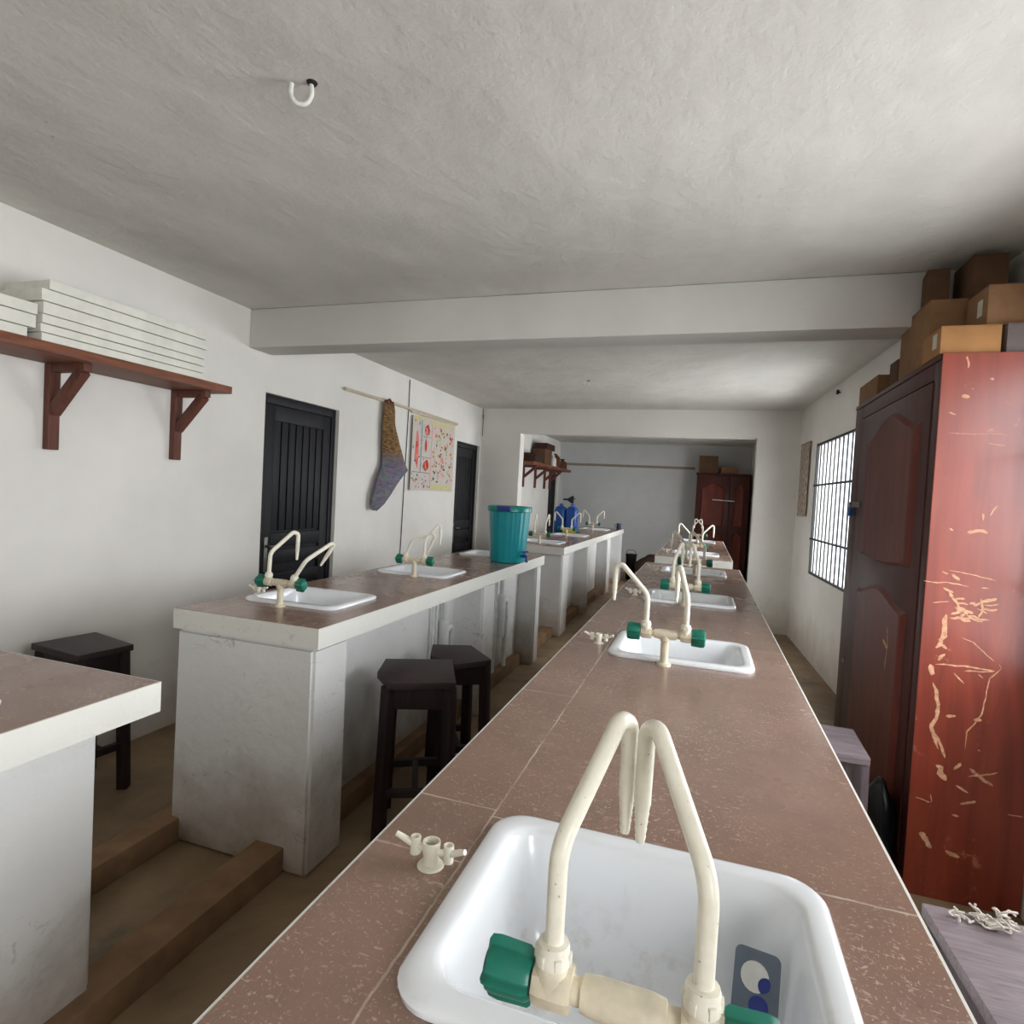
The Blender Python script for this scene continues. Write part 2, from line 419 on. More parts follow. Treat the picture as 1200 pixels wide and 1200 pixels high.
# ------------------------------------------------------------------ doors (painted, grooved boards in the left wall)
def door(idx, y0, y1, zt):
    f = MB()
    f.box(XL-.10, XL-.03, y0, y0+.05, 0, zt, .004); f.box(XL-.10, XL-.03, y1-.05, y1, 0, zt, .004); f.box(XL-.10, XL-.03, y0+.05, y1-.05, zt-.06, zt, .004)
    o = struct(f.build('door_%d' % idx, M['door']))
    L = MB(); a, b = y0+.052, y1-.052
    L.box(XL-.095, XL-.055, a, b, .01, zt-.062)
    L.box(XL-.055, XL-.038, a, a+.09, .01, zt-.062, .004); L.box(XL-.055, XL-.038, b-.09, b, .01, zt-.062, .004)
    L.box(XL-.055, XL-.038, a+.09, b-.09, zt-.17, zt-.062, .004); L.box(XL-.055, XL-.038, a+.09, b-.09, .01, .16, .004)
    for zz in (.72, .88, 1.0): L.box(XL-.055, XL-.036, a+.09, b-.09, zz-.055, zz+.045, .008)
    n = 7; w = (b-a-.18)/n
    for k in range(n):
        L.box(XL-.055, XL-.044, a+.09+k*w+.006, a+.09+(k+1)*w-.006, 1.06, zt-.17, .005)
        L.box(XL-.055, XL-.044, a+.09+k*w+.006, a+.09+(k+1)*w-.006, .16, .66, .005)
    L.build('door_leaf', M['door'], o)
    h = MB(); h.box(XL-.038, XL-.032, a+.025, a+.06, .78, 1.02, .002)
    h.tube(fillet([(XL-.035, a+.042, .96), (XL+.005, a+.042, .96), (XL+.005, a+.14, .955)], .012), .008, 8)
    h.build('door_handle', M['steel'], o)
door(1, *D1[:2], D1[3]); door(2, *D2[:2], D2[3]); door(3, *D3[:2], D3[3])

# ------------------------------------------------------------------ barred windows in the right wall
def window(idx, w, visible):
    y0, y1, z0, z1 = w
    f = MB()
    for a in ((y0, y0+.022, z0, z1), (y1-.022, y1, z0, z1), (y0, y1, z0, z0+.022), (y0, y1, z1-.022, z1)):
        f.box(XR+.004, XR+.026, a[0], a[1], a[2], a[3])
    o = struct(f.build('window_%d' % idx, M['iron'], smooth=0, skew=True))
    n = 12
    for k in range(1, n):
        y = y0+(y1-y0)*k/n
        m = MB(); m.box(XR+.008, XR+.020, y-.006, y+.006, z0+.02, z1-.02); m.build('bar', M['iron'], o, smooth=0, skew=True)
    for q, sag in ((.68, 0), (.27, 0)):
        z = z0+(z1-z0)*q
        m = MB(); m.box(XR-.004, XR+.008, y0-.02, y1+.02, z-.009, z+.009); m.build('rail', M['iron'], o, smooth=0, skew=True)
    s = MB(); s.box(XR+.03, XR+.2, y0+.001, y1-.001, z0-.0, z0+.012); s.build('sill', M['wall'], o, skew=True)
window(1, W1, True); window(2, W2, False); window(3, W3, False); window(4, W4, False)  # the rear and far-room openings are unseen additions that let in fill light

# ------------------------------------------------------------------ benches
ZB = .9
SH = dict(hx=.2275, hy=.185)            # sink half size
def bench(label, x0, x1, y0, y1, sinks, piers, skins, tile, pier_x=None):
    t = thing('laboratory_bench', label, 'bench', ((x0+x1)/2, (y0+y1)/2, 0), 'white masonry laboratory benches')
    holes = [(cx-.2, cx+.2, fy+.03, fy+.34) for cx, fy in sinks]
    mb = MB(); mb.plate((x0, x1), (y0, y1), holes, ZB-.075, ZB-.012, lambda u, v, w: (u, v, w))
    e = .0042
    for a in ((x0, x0+e, y0, y1), (x1-e, x1, y0, y1), (x0+e, x1-e, y0, y0+e), (x0+e, x1-e, y1-e, y1)):
        mb.box(a[0], a[1], a[2], a[3], ZB-.012, ZB-.0008)
    mb.build('slab', M['slab'], t, smooth=0)
    mb = MB(); mb.plate((x0+e, x1-e), (y0+e, y1-e), holes, ZB-.012, ZB, lambda u, v, w: (u, v, w))
    mb.build('tiled_top', tile, t, smooth=0)
    for (a, b, xa, xb) in piers:
        mb = MB()
        mb.hexa([(xa-.004, a-.004, 0), (xb+.006, a-.004, 0), (xb+.006, b, 0), (xa-.004, b, 0), (xa, a, ZB-.075), (xb, a, ZB-.075), (xb, b, ZB-.075), (xa, b, ZB-.075)])
        bmesh.ops.bevel(mb.bm, geom=list(mb.bm.edges), offset=.012, segments=2, affect='EDGES')
        mb.build('pier', M['bench'], t)
    for (xa, xb, a, b) in skins:
        mb = MB(); mb.box(xa, xb, a, b, .0, ZB-.075); mb.build('knee_wall', M['bench'], t, smooth=0)
    return t
cx_c = -.047
SC1 = [(cx_c, .505), (cx_c, 1.912), (cx_c, 3.055), (cx_c, 4.33)]
SC2 = [(cx_c-.01, 6.0), (cx_c-.01, 8.0)]
LX = -1.612
SL1 = [(LX, 2.0), (LX, 3.06), (LX, 4.30)]
SL2 = [(LX-.03, 5.98), (LX-.03, 7.35), (LX-.03, 9.2)]
SL0 = [(LX, .49)]
def pc(a, b): return (a, b, -.40, .27)
bench('white central bench nearest the camera, brown tiled top with four sinks', -.426, .296, .22, 4.99, SC1,
      [pc(.24, .44), pc(1.2, 1.4), pc(2.6, 2.8), pc(3.85, 4.05), pc(4.78, 4.97)],
      [(-.31, -.29, .44, 4.78), (.19, .21, .44, 4.78)], M['tile_c'])
bench('white central bench farther back, passing through the wide wall opening', -.408, .278, 5.64, 8.62, SC2,
      [pc(5.66, 5.86), pc(7.3, 7.5), pc(8.4, 8.6)], [(-.31, -.29, 5.86, 8.4), (.19, .21, 5.86, 8.4)], M['tile_c'])
def pl(a, b): return (a, b, -1.895, -1.272)
bench('white left bench with teal bucket on its top and stools before it', -1.912, -1.253, 1.738, 4.80, SL1,
      [pl(1.742, 1.955), pl(3.415, 3.64), pl(4.645, 4.78)],
      [(-1.430, -1.424, 1.955, 4.645), (-1.87, -1.85, 1.955, 4.645)], M['tile_l'])
bench('white left bench in the far room with blue jerrycans on top', -1.985, -1.285, 5.68, 10.2, SL2,
      [(5.70, 5.99, -1.93, -1.30), (7.0, 7.15, -1.93, -1.30), (8.55, 8.85, -1.93, -1.30), (9.9, 10.17, -1.93, -1.30)],
      [(-1.461, -1.455, 5.98, 9.9), (-1.90, -1.88, 5.98, 9.9)], M['tile_l'])
t0 = bench('white bench cut off by the left edge of the photo', -1.912, -1.250, -1.1, 1.108, SL0,
      [(-1.08, -.8, -1.89, -1.3), (-.1, .1, -1.89, -1.3)], [(-1.430, -1.424, -.8, .29), (-1.87, -1.85, -.8, .7)], M['tile_l'])
mb = MB()     # the end pier of the cut-off bench leans in at the bottom
mb.hexa([(-1.53, .3, 0), (-1.43, .3, 0), (-1.43, 1.09, 0), (-1.53, 1.09, 0), (-1.41, .3, ZB-.075), (-1.305, .3, ZB-.075), (-1.305, .995, ZB-.075), (-1.41, .995, ZB-.075)])
mb.box(-1.89, -1.45, .88, .99, 0, ZB-.075)
bmesh.ops.bevel(mb.bm, geom=list(mb.bm.edges), offset=.012, segments=2, affect='EDGES')
mb.build('pier', M['bench'], t0)

# ------------------------------------------------------------------ sinks
def make_sink():
    t = thing('laboratory_sink', 'x', 'sink')
    hx, hy = SH['hx'], SH['hy']
    R = [rrect(hx, hy, .05, .0005), rrect(hx+.001, hy+.001, .05, .007), rrect(hx-.003, hy-.003, .05, .012), rrect(hx-.010, hy-.010, .048, .0145),
         rrect(hx-.026, hy-.026, .046, .0145), rrect(hx-.033, hy-.033, .046, .0115), rrect(hx-.037, hy-.037, .046, .003), rrect(hx-.044, hy-.044, .046, -.03),
         rrect(hx-.056, hy-.056, .046, -.10), rrect(hx-.062, hy-.062, .046, -.125), rrect(hx-.075, hy-.075, .045, -.140), rrect(hx-.10, hy-.10, .04, -.146),
         rrect(.03, .03, .0299, -.150)]
    mb = MB(); mb.loft(R, cap0=False, cap1=False)
    mb.build('basin', M['basin'], t, smooth=50, local=True)
    mb = MB(); mb.lathe([(.036, -.1495), (.034, -.1465), (.028, -.1465), (.024, -.156), (.001, -.157)], cap0=False)
    mb.build('drain', M['steel'], t, local=True)
    return t
sink0 = make_sink(); used = {'sink': False, 'tap': False, 'tee': False}
def place_sink(cx, fy, label):
    o = sink0 if not used['sink'] else copy_tree(sink0)
    used['sink'] = True
    o.location = (cx, fy+SH['hy'], ZB); tag(o, label, 'sink', 'white ceramic laboratory sinks'); return o

# ------------------------------------------------------------------ laboratory taps (post, valve bar, two green knobs, two swan necks)
NX, KX, BZ = .0605, .098, .097
def neck_mesh():
    mb = MB()
    p = fillet([(0, 0, -.004), (0, 0, .083), (.088, 0, .171), (.107, 0, .161), (.108, 0, .11)], [.05, .015, .014], 8)
    r = [.0083]*len(p)
    for z in (.098, .090): p.append(Vector((.108, 0, z))); r.append(.0081)
    for k in range(5):
        z = .088-k*.0075
        p.append(Vector((.108, 0, z))); r.append(.0077-k*.0006)
        p.append(Vector((.108, 0, z-.006))); r.append(.0066-k*.0006)
    mb.tube(p, r, 16)
    return mb
def make_tap():
    t = thing('laboratory_tap', 'x', 'tap')
    mb = MB(); mb.lathe([(.022, 0), (.022, .006), (.0145, .010), (.0125, .02), (.0125, .075), (.0155, .077), (.0155, BZ-.004), (.0145, BZ+.004), (.004, BZ+.006)])
    mb.build('post', M['pvc_old'], t, local=True)
    mb = MB()
    mb.lathe([(.0105, -NX), (.0105, -.035), (.0135, -.034), (.0155, -.022), (.0155, .022), (.0135, .034), (.0105, .035), (.0105, NX)], (0, 0, BZ), 'x', 20)
    for s in (-1, 1):
        mb.lathe([(.0165, -.015), (.0185, -.008), (.0185, .014), (.017, .018)], (s*NX, 0, BZ), 'x', 8)
        mb.lathe([(.0175, 0), (.0155, .012), (.0135, .018)], (s*NX, 0, BZ+.002), 'z', 12)
    mb.build('valve_bar', M['pvc_old'], t, local=True)
    for s in (-1, 1):
        mb = MB()
        def lob(a, h): return 1.0 + .42*max(0, math.cos(4*a+.5))**14
        prof = [(.0165, 0), (.0185, .003), (.0195, .03), (.0185, .038), (.015, .041), (.004, .042)]
        mb.lathe([(r, s*(h+NX+.017)) for r, h in prof], (0, 0, BZ), 'x', 112, lobes=lob)
        mb.build('knob', M['green'], t, local=True)
        nt = MB(); nt.lathe([(.0125, .0), (.0148, .002), (.0152, .008), (.0140, .010), (.0140, .016), (.0130, .019), (.0088, .020)], (0, 0, 0), 'z', 20)
        for k in range(6):
            a = k*PI/3; nt.box(.0130, .0160, -.003, .003, .003, .013, .0008, M=Matrix.Rotation(a, 4, 'Z'))
        q = nt.build('nut', M['pvc'], t, local=True); q.location = (s*NX, 0, BZ+.018)
        o = neck_mesh().build('swan_neck', M['pvc'], q, local=True); o.location = (0, 0, .018); o['_side'] = s
    return t
tap0 = make_tap()
def place_tap(cx, fy, label, dirs, tilt=(0, 0), z=ZB, group='cream laboratory taps with green knobs'):
    """dirs: compass angle (degrees from +x) that each swan neck swings to; tilt leans a neck (and its nut) over about the bar axis"""
    o = tap0 if not used['tap'] else copy_tree(tap0)
    used['tap'] = True
    o.location = (cx, fy-.024, z); tag(o, label, 'tap', group)
    i = 0
    for ch in o.children:
        if ch.name.startswith('nut'):
            nk = ch.children[0]; i = 0 if nk['_side'] < 0 else 1
            nk.rotation_euler = (0, 0, math.radians(dirs[i])); ch.rotation_euler = (0, math.radians(tilt[i]), 0)
    return o

# ------------------------------------------------------------------ small bench-top outlets (socket with two nozzles)
def make_tee():
    t = thing('bench_outlet', 'x', 'outlet nozzle')
    mb = MB(); mb.lathe([(.022, 0), (.020, .003), (.0125, .004), (.0125, .012), (.0145, .034), (.0145, .040), (.0115, .040), (.0105, .026), (.001, .026)], cap0=True)
    for s in (-1, 1): mb.tube([(s*.012, 0, .024), (s*.028, .002, .027)], .0052, 10)
    mb.build('socket', M['pvc'], t, local=True)
    mb = MB(); mb.lathe([(.0104, .0265), (.001, .0268)], cap0=False); mb.build('bore', M['dark_hole'], t, local=True)  # dark disc painted in for the shade inside the hollow socket
    for s in (-1, 1):
        mb = MB(); mb.lathe([(.0085, .012), (.0085, .040), (.006, .040), (.005, .034), (.001, .034)], (s*.030, .002, 0), 'z', 14)
        mb.tube([(s*.036, .0, .028), (s*.050, -.004, .036), (s*.062, -.006, .041)], [.0056, .0052, .0044], 10)
        mb.build('turret', M['pvc'], t, local=True)
    return t
tee0 = make_tee()
def place_tee(x, y, label, rz=0):
    o = tee0 if not used['tee'] else copy_tree(tee0)
    used['tee'] = True
    o.location = (x, y, ZB); o.scale = (.84,)*3; o.rotation_euler = (0, 0, rz); tag(o, label, 'outlet nozzle', 'cream outlet nozzles on the benches')

rows = [
 (SC1[0], 'in the central bench closest to the camera, with a plastic plate inside', 'closest to the camera, both necks swung over the big near sink', (66, 124.5), (0, 0), 'left of the nearest sink'),
 (SC1[1], 'second from the camera in the central bench, between flecked brown tiles', 'at the second sink of the central bench, left neck swung outward left', (172, 110), (0, 0), 'left of the second central sink'),
 (SC1[2], 'third from the camera in the central bench', 'at the third sink of the central bench, necks pointing away', (70, 115), (0, 0), 'left of the third central sink'),
 (SC1[3], 'fourth from the camera, at the far end of the near central bench', 'at the fourth central sink, just before the gap between benches', (176, 160), (0, 0), 'left of the fourth central sink'),
 (SC2[0], 'just beyond the gap, first in the farther central bench', 'at the first sink beyond the gap between the central benches', (200, 20), (0, 0), 'left of the first sink beyond the gap'),
 (SC2[1], 'last in the farther central bench, before the dark wardrobe', 'farthest on the central benches, arched before the dark wardrobe', (10, 170), (0, 0), None),
 (SL1[0], 'at the near end of the left bench, before the black door', 'at the near end of the left bench, one neck leaning over sideways', (55, 84), (2, 34), 'at the near end of the left bench'),
 (SL1[1], 'in the middle of the left bench, below the hanging charts', 'in the middle of the left bench, below the hanging charts', (20, 62), (24, 0), None),
 (SL1[2], 'half hidden behind the teal bucket on the left bench', None, None, None, None),
 (SL2[0], 'beside the teal bucket, nearest of the far-room bench', 'just right of the teal bucket, nearest in the far room', (95, 85), (0, 0), None),
 (SL2[1], 'middle one in the far-room left bench, below the jerrycans', 'in front of the blue jerrycans in the far room', (170, 10), (0, 0), None),
 (SL2[2], 'last one in the far-room left bench', 'at the far end of the far-room left bench, near the mug', (170, 10), (0, 0), None),
 (SL0[0], 'cut off by the left edge of the photo', None, None, None, None)]
TX = {SC1[0]: .009, SC1[1]: -.043, SC1[2]: -.018, SC1[3]: .01, SL1[0]: -.004, SL1[1]: .05, SL2[0]: .02}
for (cx, fy), sl, tl, dirs, tilt, el in rows:
    place_sink(cx, fy, 'white ceramic sink ' + sl)
    if tl: place_tap(cx+TX.get((cx, fy), 0), fy, 'cream tap ' + tl, dirs, tilt)
    if el: place_tee(cx-.277 if cx > -1 else cx-.262, fy+(.215 if fy < 1 else .15), 'small cream outlet with two nozzles ' + el, random.uniform(-.1, .1))

# plastic plate with holes lying in the near sink
t = thing('drain_plate', 'blue-grey plastic plate with round holes leaning inside the nearest sink', 'plate', (.094, .752, ZB-.078))
mb = MB(); ring = rrect(.026, .05, .008, 0)
mb.prism([(p[0], p[1]) for p in ring], -.0012, .0012)
Mx = Matrix.Rotation(math.radians(66), 4, 'X')
pl_ = mb.build('plate', simple('slate_blue_plastic', (96, 108, 122), .35, .5), t, local=True)
pl_.rotation_euler = (math.radians(60), 0, math.radians(-8))
for (x, y, r, m) in ((-.002, .022, .016, 'white_plastic'), (.006, .018, .010, 'navy'), (.004, -.006, .011, 'navy'), (.0, -.034, .014, 'navy')):
    h = MB(); h.lathe([(r, .0013), (r, .0019), (r*.3, .002)], (x, y, 0), 'z', 20, cap0=False); h.build('disc', M[m], pl_, local=True)

# ------------------------------------------------------------------ white waste pipes in the knee spaces of the left benches
def pipes(x, y, s, label):
    t = thing('waste_pipe', label, 'pipe', (x, y, .093), 'white waste pipes below the left benches')
    mb = MB(); mb.lathe([(.017, .56), (.017, .66), (.021, .66), (.021, .69), (.017, .69), (.017, .728)], (x, y, .093), 'z', 18, cap0=False, cap1=False); mb.build('tailpiece', M['pvc_white'], t)
    mb = MB(); mb.lathe([(.001, .24), (.026, .245), (.030, .27), (.030, .55), (.026, .565), (.018, .57)], (x, y, .093), 'z', 20); mb.build('bottle_trap', M['pvc_white'], t)
    mb = MB(); mb.tube(fillet([(x, y+.02, .60), (x, y+.11, .60), (x, y+.11, .093)], .03), .017, 14); mb.build('outlet_pipe', M['pvc_white'], t)
    mb = MB(); mb.lathe([(.021, .0), (.021, .03)], (x, y+.11, .45), 'z', 16); mb.lathe([(.021, 0), (.021, .022)], (x, y+.03, .60), 'y', 16); mb.build('collar', M['pvc_white'], t)
    for k in (0, 1):
        mb = MB(); yy = y-.09-.045*k
        mb.tube([(x-.01, yy, .093), (x-.008, yy+.006, .40), (x-.01, yy, .82)], .0075, 10)
        mb.lathe([(.012, 0), (.012, .03)], (x-.009, yy+.003, .5+.08*k), 'z', 12)
        mb.build('supply_tube', M['pvc_white'], t)
pipes(-1.385, 3.10, 1, 'white waste pipes in the near knee space of the left bench, behind the stools')
pipes(-1.385, 4.12, 1, 'white waste pipes in the knee space below the teal bucket')
pipes(-1.415, 7.60, 1, 'grey waste pipes in the near knee space of the far-room bench')
pipes(-1.415, 9.25, 1, 'grey waste pipes in the last knee space of the far-room bench')

# ------------------------------------------------------------------ stools
def stool(label, poly, h, legs, seat_m, leg_m, splay=.02, apron=.09, group='dark wooden stools', rail=True):
    cx = sum(p[0] for p in poly)/len(poly); cy = sum(p[1] for p in poly)/len(poly)
    t = thing('wooden_stool', label, 'stool', (cx, cy, 0), group)
    mb = MB(); mb.prism(poly, h-.028, h, bev=.004); mb.build('seat', seat_m, t)
    tops = []; C0 = Vector((cx, cy, 0))
    for (x, y) in legs:
        d = (Vector((x, y, 0))-C0); foot = Vector((x, y, 0))+d.normalized()*splay
        mb = MB(); mb.bar((foot.x, foot.y, 0.0), (x, y, h-.029), .042, .042, up=(d.x, d.y, 0), bev=.003); mb.build('leg', leg_m, t)
        tops.append(Vector((x, y, h-.03)))
    n = len(tops)
    for i in range(n):
        a, b = tops[i], tops[(i+1) % n]; d = (b-a).normalized()
        mb = MB(); mb.bar(a+d*.015-Vector((0, 0, apron/2)), b-d*.015-Vector((0, 0, apron/2)), .018, apron, bev=.002); mb.build('apron', leg_m, t)
    if rail:
        zz = .2; ex = [p+(p-Vector((cx, cy, p.z))).normalized()*splay*(1-zz/h) for p in tops]
        for a, b in ((0, 3), (1, 2)):
            pa = Vector((ex[a].x, ex[a].y, zz)); pb = Vector((ex[b].x, ex[b].y, zz))
            mb = MB(); mb.bar(pa, pb, .026, .03, bev=.002); mb.build('stretcher', leg_m, t)
        pa = (Vector((ex[0].x, ex[0].y, zz))+Vector((ex[3].x, ex[3].y, zz)))/2; pb = (Vector((ex[1].x, ex[1].y, zz))+Vector((ex[2].x, ex[2].y, zz)))/2
        mb = MB(); mb.bar(pa, pb, .026, .03, bev=.002); mb.build('stretcher', leg_m, t)
    return t
def inset(poly, f): 
    cx = sum(p[0] for p in poly)/len(poly); cy = sum(p[1] for p in poly)/len(poly)
    return [(cx+(p[0]-cx)*f, cy+(p[1]-cy)*f) for p in poly]
P1 = [(-1.29, 2.278), (-1.225, 2.10), (-1.11, 1.995), (-.886, 2.126), (-1.029, 2.411)]
stool('dark brown wooden stool nearest the camera before the left bench', P1, .655, inset([(-1.25, 2.26), (-1.145, 2.035), (-.906, 2.136), (-1.04, 2.39)], .93), M['stool'], M['stool_leg'])
P2 = [(-1.27, 2.71), (-1.19, 2.52), (-1.03, 2.44), (-.91, 2.60), (-1.09, 2.79)]
stool('dark stool half hidden behind the nearest stool at the left bench', P2, .622, inset([(-1.245, 2.70), (-1.12, 2.47), (-.925, 2.59), (-1.09, 2.77)], .93), M['stool'], M['stool_leg'])
P3 = [(-2.735, 1.765), (-2.40, 1.728), (-2.372, 1.955), (-2.70, 2.025)]
stool('dark stool against the left wall, behind the cut-off bench', P3, .65, inset(P3, .78), M['stool'], M['stool_leg'])
P4 = [(.315, 2.255), (.588, 2.255), (.595, 2.535), (.315, 2.535)]
stool('grey-brown stool between the central bench and the cabinet door', P4, .58, inset(P4, .82), M['stool_grey'], M['stool_grey_leg'], splay=.01)
P5 = [(.515, 1.15), (.90, 1.15), (.90, 1.475), (.50, 1.475)]
stool('grey-brown wide stool in the lower right corner of the photo', P5, .575, inset(P5, .84), M['stool_grey'], M['stool_grey_leg'], splay=.01)

# ------------------------------------------------------------------ shelves and boards on the left wall
def shelf(label, y0, y1, x1, z0, z1, brs, zlow, group='wooden wall shelves'):
    t = thing('wall_shelf', label, 'shelf', (XL, (y0+y1)/2, z0), group)
    mb = MB(); mb.box(XL+.001, x1, y0, y1, z0, z1, .003); mb.build('board', M['shelf'], t)
    for yb in brs:
        mb = MB(); w = .024
        mb.box(XL+.001, XL+.036, yb-w, yb+w, zlow, z0-.0005, .003); post = mb.build('bracket', M['shelf_brace'], t)
        mb = MB(); mb.box(XL+.036, x1-.06, yb-w*.8, yb+w*.8, z0-.036, z0-.0005, .003); mb.build('arm', M['shelf_brace'], post)
        mb = MB(); mb.bar((XL+.03, yb, zlow+.165), (x1-.085, yb, z0-.03), .042, .042, up=(0, 1, 0), bev=.003); mb.build('brace', M['shelf_brace'], post)
shelf('long brown wooden shelf on the left wall carrying white boards', .2, 2.60, -2.50, 1.872, 1.912, (.7, 1.85, 2.495), 1.495)
shelf('brown wooden shelf in the far room crowded with bottles and boxes', 8.6, 11.25, -2.50, 1.87, 1.915, (9.0, 9.7, 10.32, 10.7), 1.52)
zt = 1.9125; lab = ['lowest', 'second from the bottom', 'third from the bottom', 'third from the top', 'second from the top', 'topmost']
for i, (th, ya, yb) in enumerate(((.031, 1.625, 2.412), (.032, 1.622, 2.415), (.034, 1.626, 2.413), (.046, 1.63, 2.418), (.046, 1.622, 2.43), (.038, 1.65, 2.42))):
    t = thing('white_board', 'white painted board, %s of the taller stack on the long shelf' % lab[i], 'board', (-2.62, (ya+yb)/2, zt), 'white boards stacked on the long shelf')
    x1 = -2.505-.004*random.random()
    mb = MB(); mb.box(XL+.03, x1, ya, yb, zt+.0006, zt+th, .002); mb.build('panel', M['board'], t)
    mb = MB(); mb.box(XL+.05, x1-.02, ya+.02, yb-.02, zt+th, zt+th+.002); mb.build('backing', M['rail'], t)
    zt += th+.0035
zt = 1.9125; lab = ['lowest', 'middle', 'topmost']
for i, (th, yb) in enumerate(((.036, 1.575), (.05, 1.605), (.042, 1.61))):
    t = thing('white_board', 'white painted board, %s of the short stack at the left photo edge' % lab[i], 'board', (-2.62, yb-.4, zt), 'white boards stacked on the long shelf')
    mb = MB(); mb.box(XL+.03, -2.507, yb-.8, yb, zt+.0006, zt+th, .002); mb.build('panel', M['board'], t)
    mb = MB(); mb.box(XL+.05, -2.53, yb-.78, yb-.02, zt+th, zt+th+.002); mb.build('backing', M['rail'], t)
    zt += th+.0035

# things on the far shelf
def carton(name, label, x0, x1, y0, y1, z0, z1, mat, group=None, flaps=False, tape=None, rz=0):
    t = thing(name, label, 'box', ((x0+x1)/2, (y0+y1)/2, z0), group)
    hx, hy, h = (x1-x0)/2, (y1-y0)/2, z1-z0
    mb = MB(); mb.box(-hx, hx, -hy, hy, .0006, h-.003, .003); mb.build('carton', mat, t, local=True)
    mb = MB()
    mb.box(-hx, hx, -hy, -.001, h-.003, h, .001); mb.box(-hx, hx, .001, hy, h-.003, h, .001)
    if flaps:
        mb.box(-hx, hx, 0, .09, -.002, .002, M=Matrix.Translation((0, -hy, h)) @ Matrix.Rotation(math.radians(150), 4, 'X'))
    mb.build('flap', mat, t, local=True)
    if tape:
        mb = MB(); mb.box(*tape); mb.build('tape', M['tape'], t, local=True)
    t.rotation_euler = (0, 0, rz)
    return t
carton('cardboard_box', 'brown carton in the middle of the far-room shelf', -2.74, -2.53, 9.36, 9.80, 1.9155, 2.17, M['cardboard_d'], 'boxes on the far shelf')
carton('cardboard_box', 'dark low carton at the near end of the far-room shelf', -2.74, -2.55, 8.85, 9.30, 1.9155, 2.06, M['brown_dark'], 'boxes on the far shelf')
carton('cardboard_box', 'dark carton stacked on the brown carton of the far-room shelf', -2.74, -2.52, 9.42, 9.95, 2.1705, 2.27, M['brown_dark'], 'boxes on the far shelf')
def bottle(label, x, y, z, r, h, mat, cap):
    t = thing('bottle', label, 'bottle', (x, y, z), 'bottles on the far shelf')
    mb = MB(); mb.lathe([(r*.9, .0006), (r, .005), (r, h*.6), (r*.8, h*.72), (r*.4, h*.82), (r*.38, h*.92), (r*.3, h*.925)]); mb.build('body', mat, t, local=True)
    mb = MB(); mb.lathe([(r*.46, h*.9), (r*.46, h), (r*.2, h)]); mb.build('cap', cap, t, local=True)
bottle('brown bottle with white neck on the far-room shelf', -2.60, 10.35, 1.9155, .085, .27, M['bottle'], M['white_plastic'])
bottle('short brown jar at the far end of the far-room shelf', -2.60, 10.9, 1.9155, .09, .19, M['bottle'], M['brown_dark'])
bottle('small white bottle beside the brown carton on the far-room shelf', -2.56, 10.03, 1.9155, .055, .2, M['white_plastic'], M['white_plastic'])

# ------------------------------------------------------------------ charts, rod and wires on the left wall
mb = MB(); mb.tube([(XL+.02, 4.05, 2.172), (XL+.022, 5.2, 2.178), (XL+.02, 6.30, 2.176)], .013, 10)
tag(mb.build('wooden_rod', M['rod']), 'pale wooden stick fixed to the left wall above the charts', 'rod')
def chart_mats():
    base = M['paper']
    cols = [(196, 62, 50), (226, 130, 120), (120, 150, 172), (208, 200, 150), (214, 150, 60), (70, 70, 84), (168, 180, 96), (222, 190, 180)]
    return [base] + [simple('print_ink_%d' % i, c, .75, .3, var=.1, scale=60) for i, c in enumerate(cols)]
CM = chart_mats()
t = thing('wall_chart', 'white printed chart with red anatomy pictures hung flat on the left wall', 'chart', (XL+.02, 5.72, 1.39))
mb = MB()
yA, yB2, zA, zB2 = 5.20, 6.25, 1.39, 2.15
def px(y, z):   # the near edge curls in
    u = (y-yA)/(yB2-yA)
    return XL+.012+.05*max(0, .25-u)*(1+.4*math.sin((z-1.4)*4))+.006*math.sin(9*u)
NU, NV = 26, 18
vv = [[mb.bm.verts.new((px(yA+(yB2-yA)*i/NU, 0) , yA+(yB2-yA)*i/NU-(.0 if j > 4 else -.0), zA+(zB2-zA)*j/NV - (.10*max(0, .3-i/NU) if j == NV else 0))) for j in range(NV+1)] for i in range(NU+1)]
for i in range(NU):
    for j in range(NV): mb.bm.faces.new((vv[i][j], vv[i+1][j], vv[i+1][j+1], vv[i][j+1]))
sheet = mb.build('sheet', CM, t, recalc=False)
mb = MB(); rnd = random.Random(3)
def blob(y, z, ry, rz_, ci, n=9):
    ring = []
    for k in range(n):
        a = 2*PI*k/n; q = rnd.uniform(.7, 1.15)
        yy, zz = y+ry*q*math.cos(a), z+rz_*q*math.sin(a)
        ring.append(mb.bm.verts.new((px(yy, 0)+.0015, yy, zz)))
    f = mb.bm.faces.new(ring[::-1]); f.material_index = ci
def rect(y0, y1, z0, z1, ci):
    n = 4; 
    for k in range(n):
        a = y0+(y1-y0)*k/n; b = y0+(y1-y0)*(k+1)/n
        f = mb.bm.faces.new([mb.bm.verts.new((px(c[0], 0)+.001, c[0], c[1])) for c in ((a, z0), (b, z0), (b, z1), (a, z1))]); f.material_index = ci
rect(5.40, 5.425, 1.58, 2.10, 3); rect(5.24, 5.5, 2.09, 2.13, 4); rect(5.62, 6.2, 2.09, 2.13, 4); rect(5.70, 6.2, 1.40, 1.46, 4); rect(5.22, 5.66, 1.57, 1.575, 6)
rect(5.44, 5.66, 1.73, 1.735, 6); rect(5.44, 5.66, 1.945, 1.95, 3); rect(5.67, 5.68, 1.42, 2.08, 2)
blob(5.31, 1.80, .05, .20, 2, 12); blob(5.31, 1.76, .03, .13, 1, 12); blob(5.56, 2.02, .07, .055, 1); blob(5.53, 2.0, .05, .04, 2)
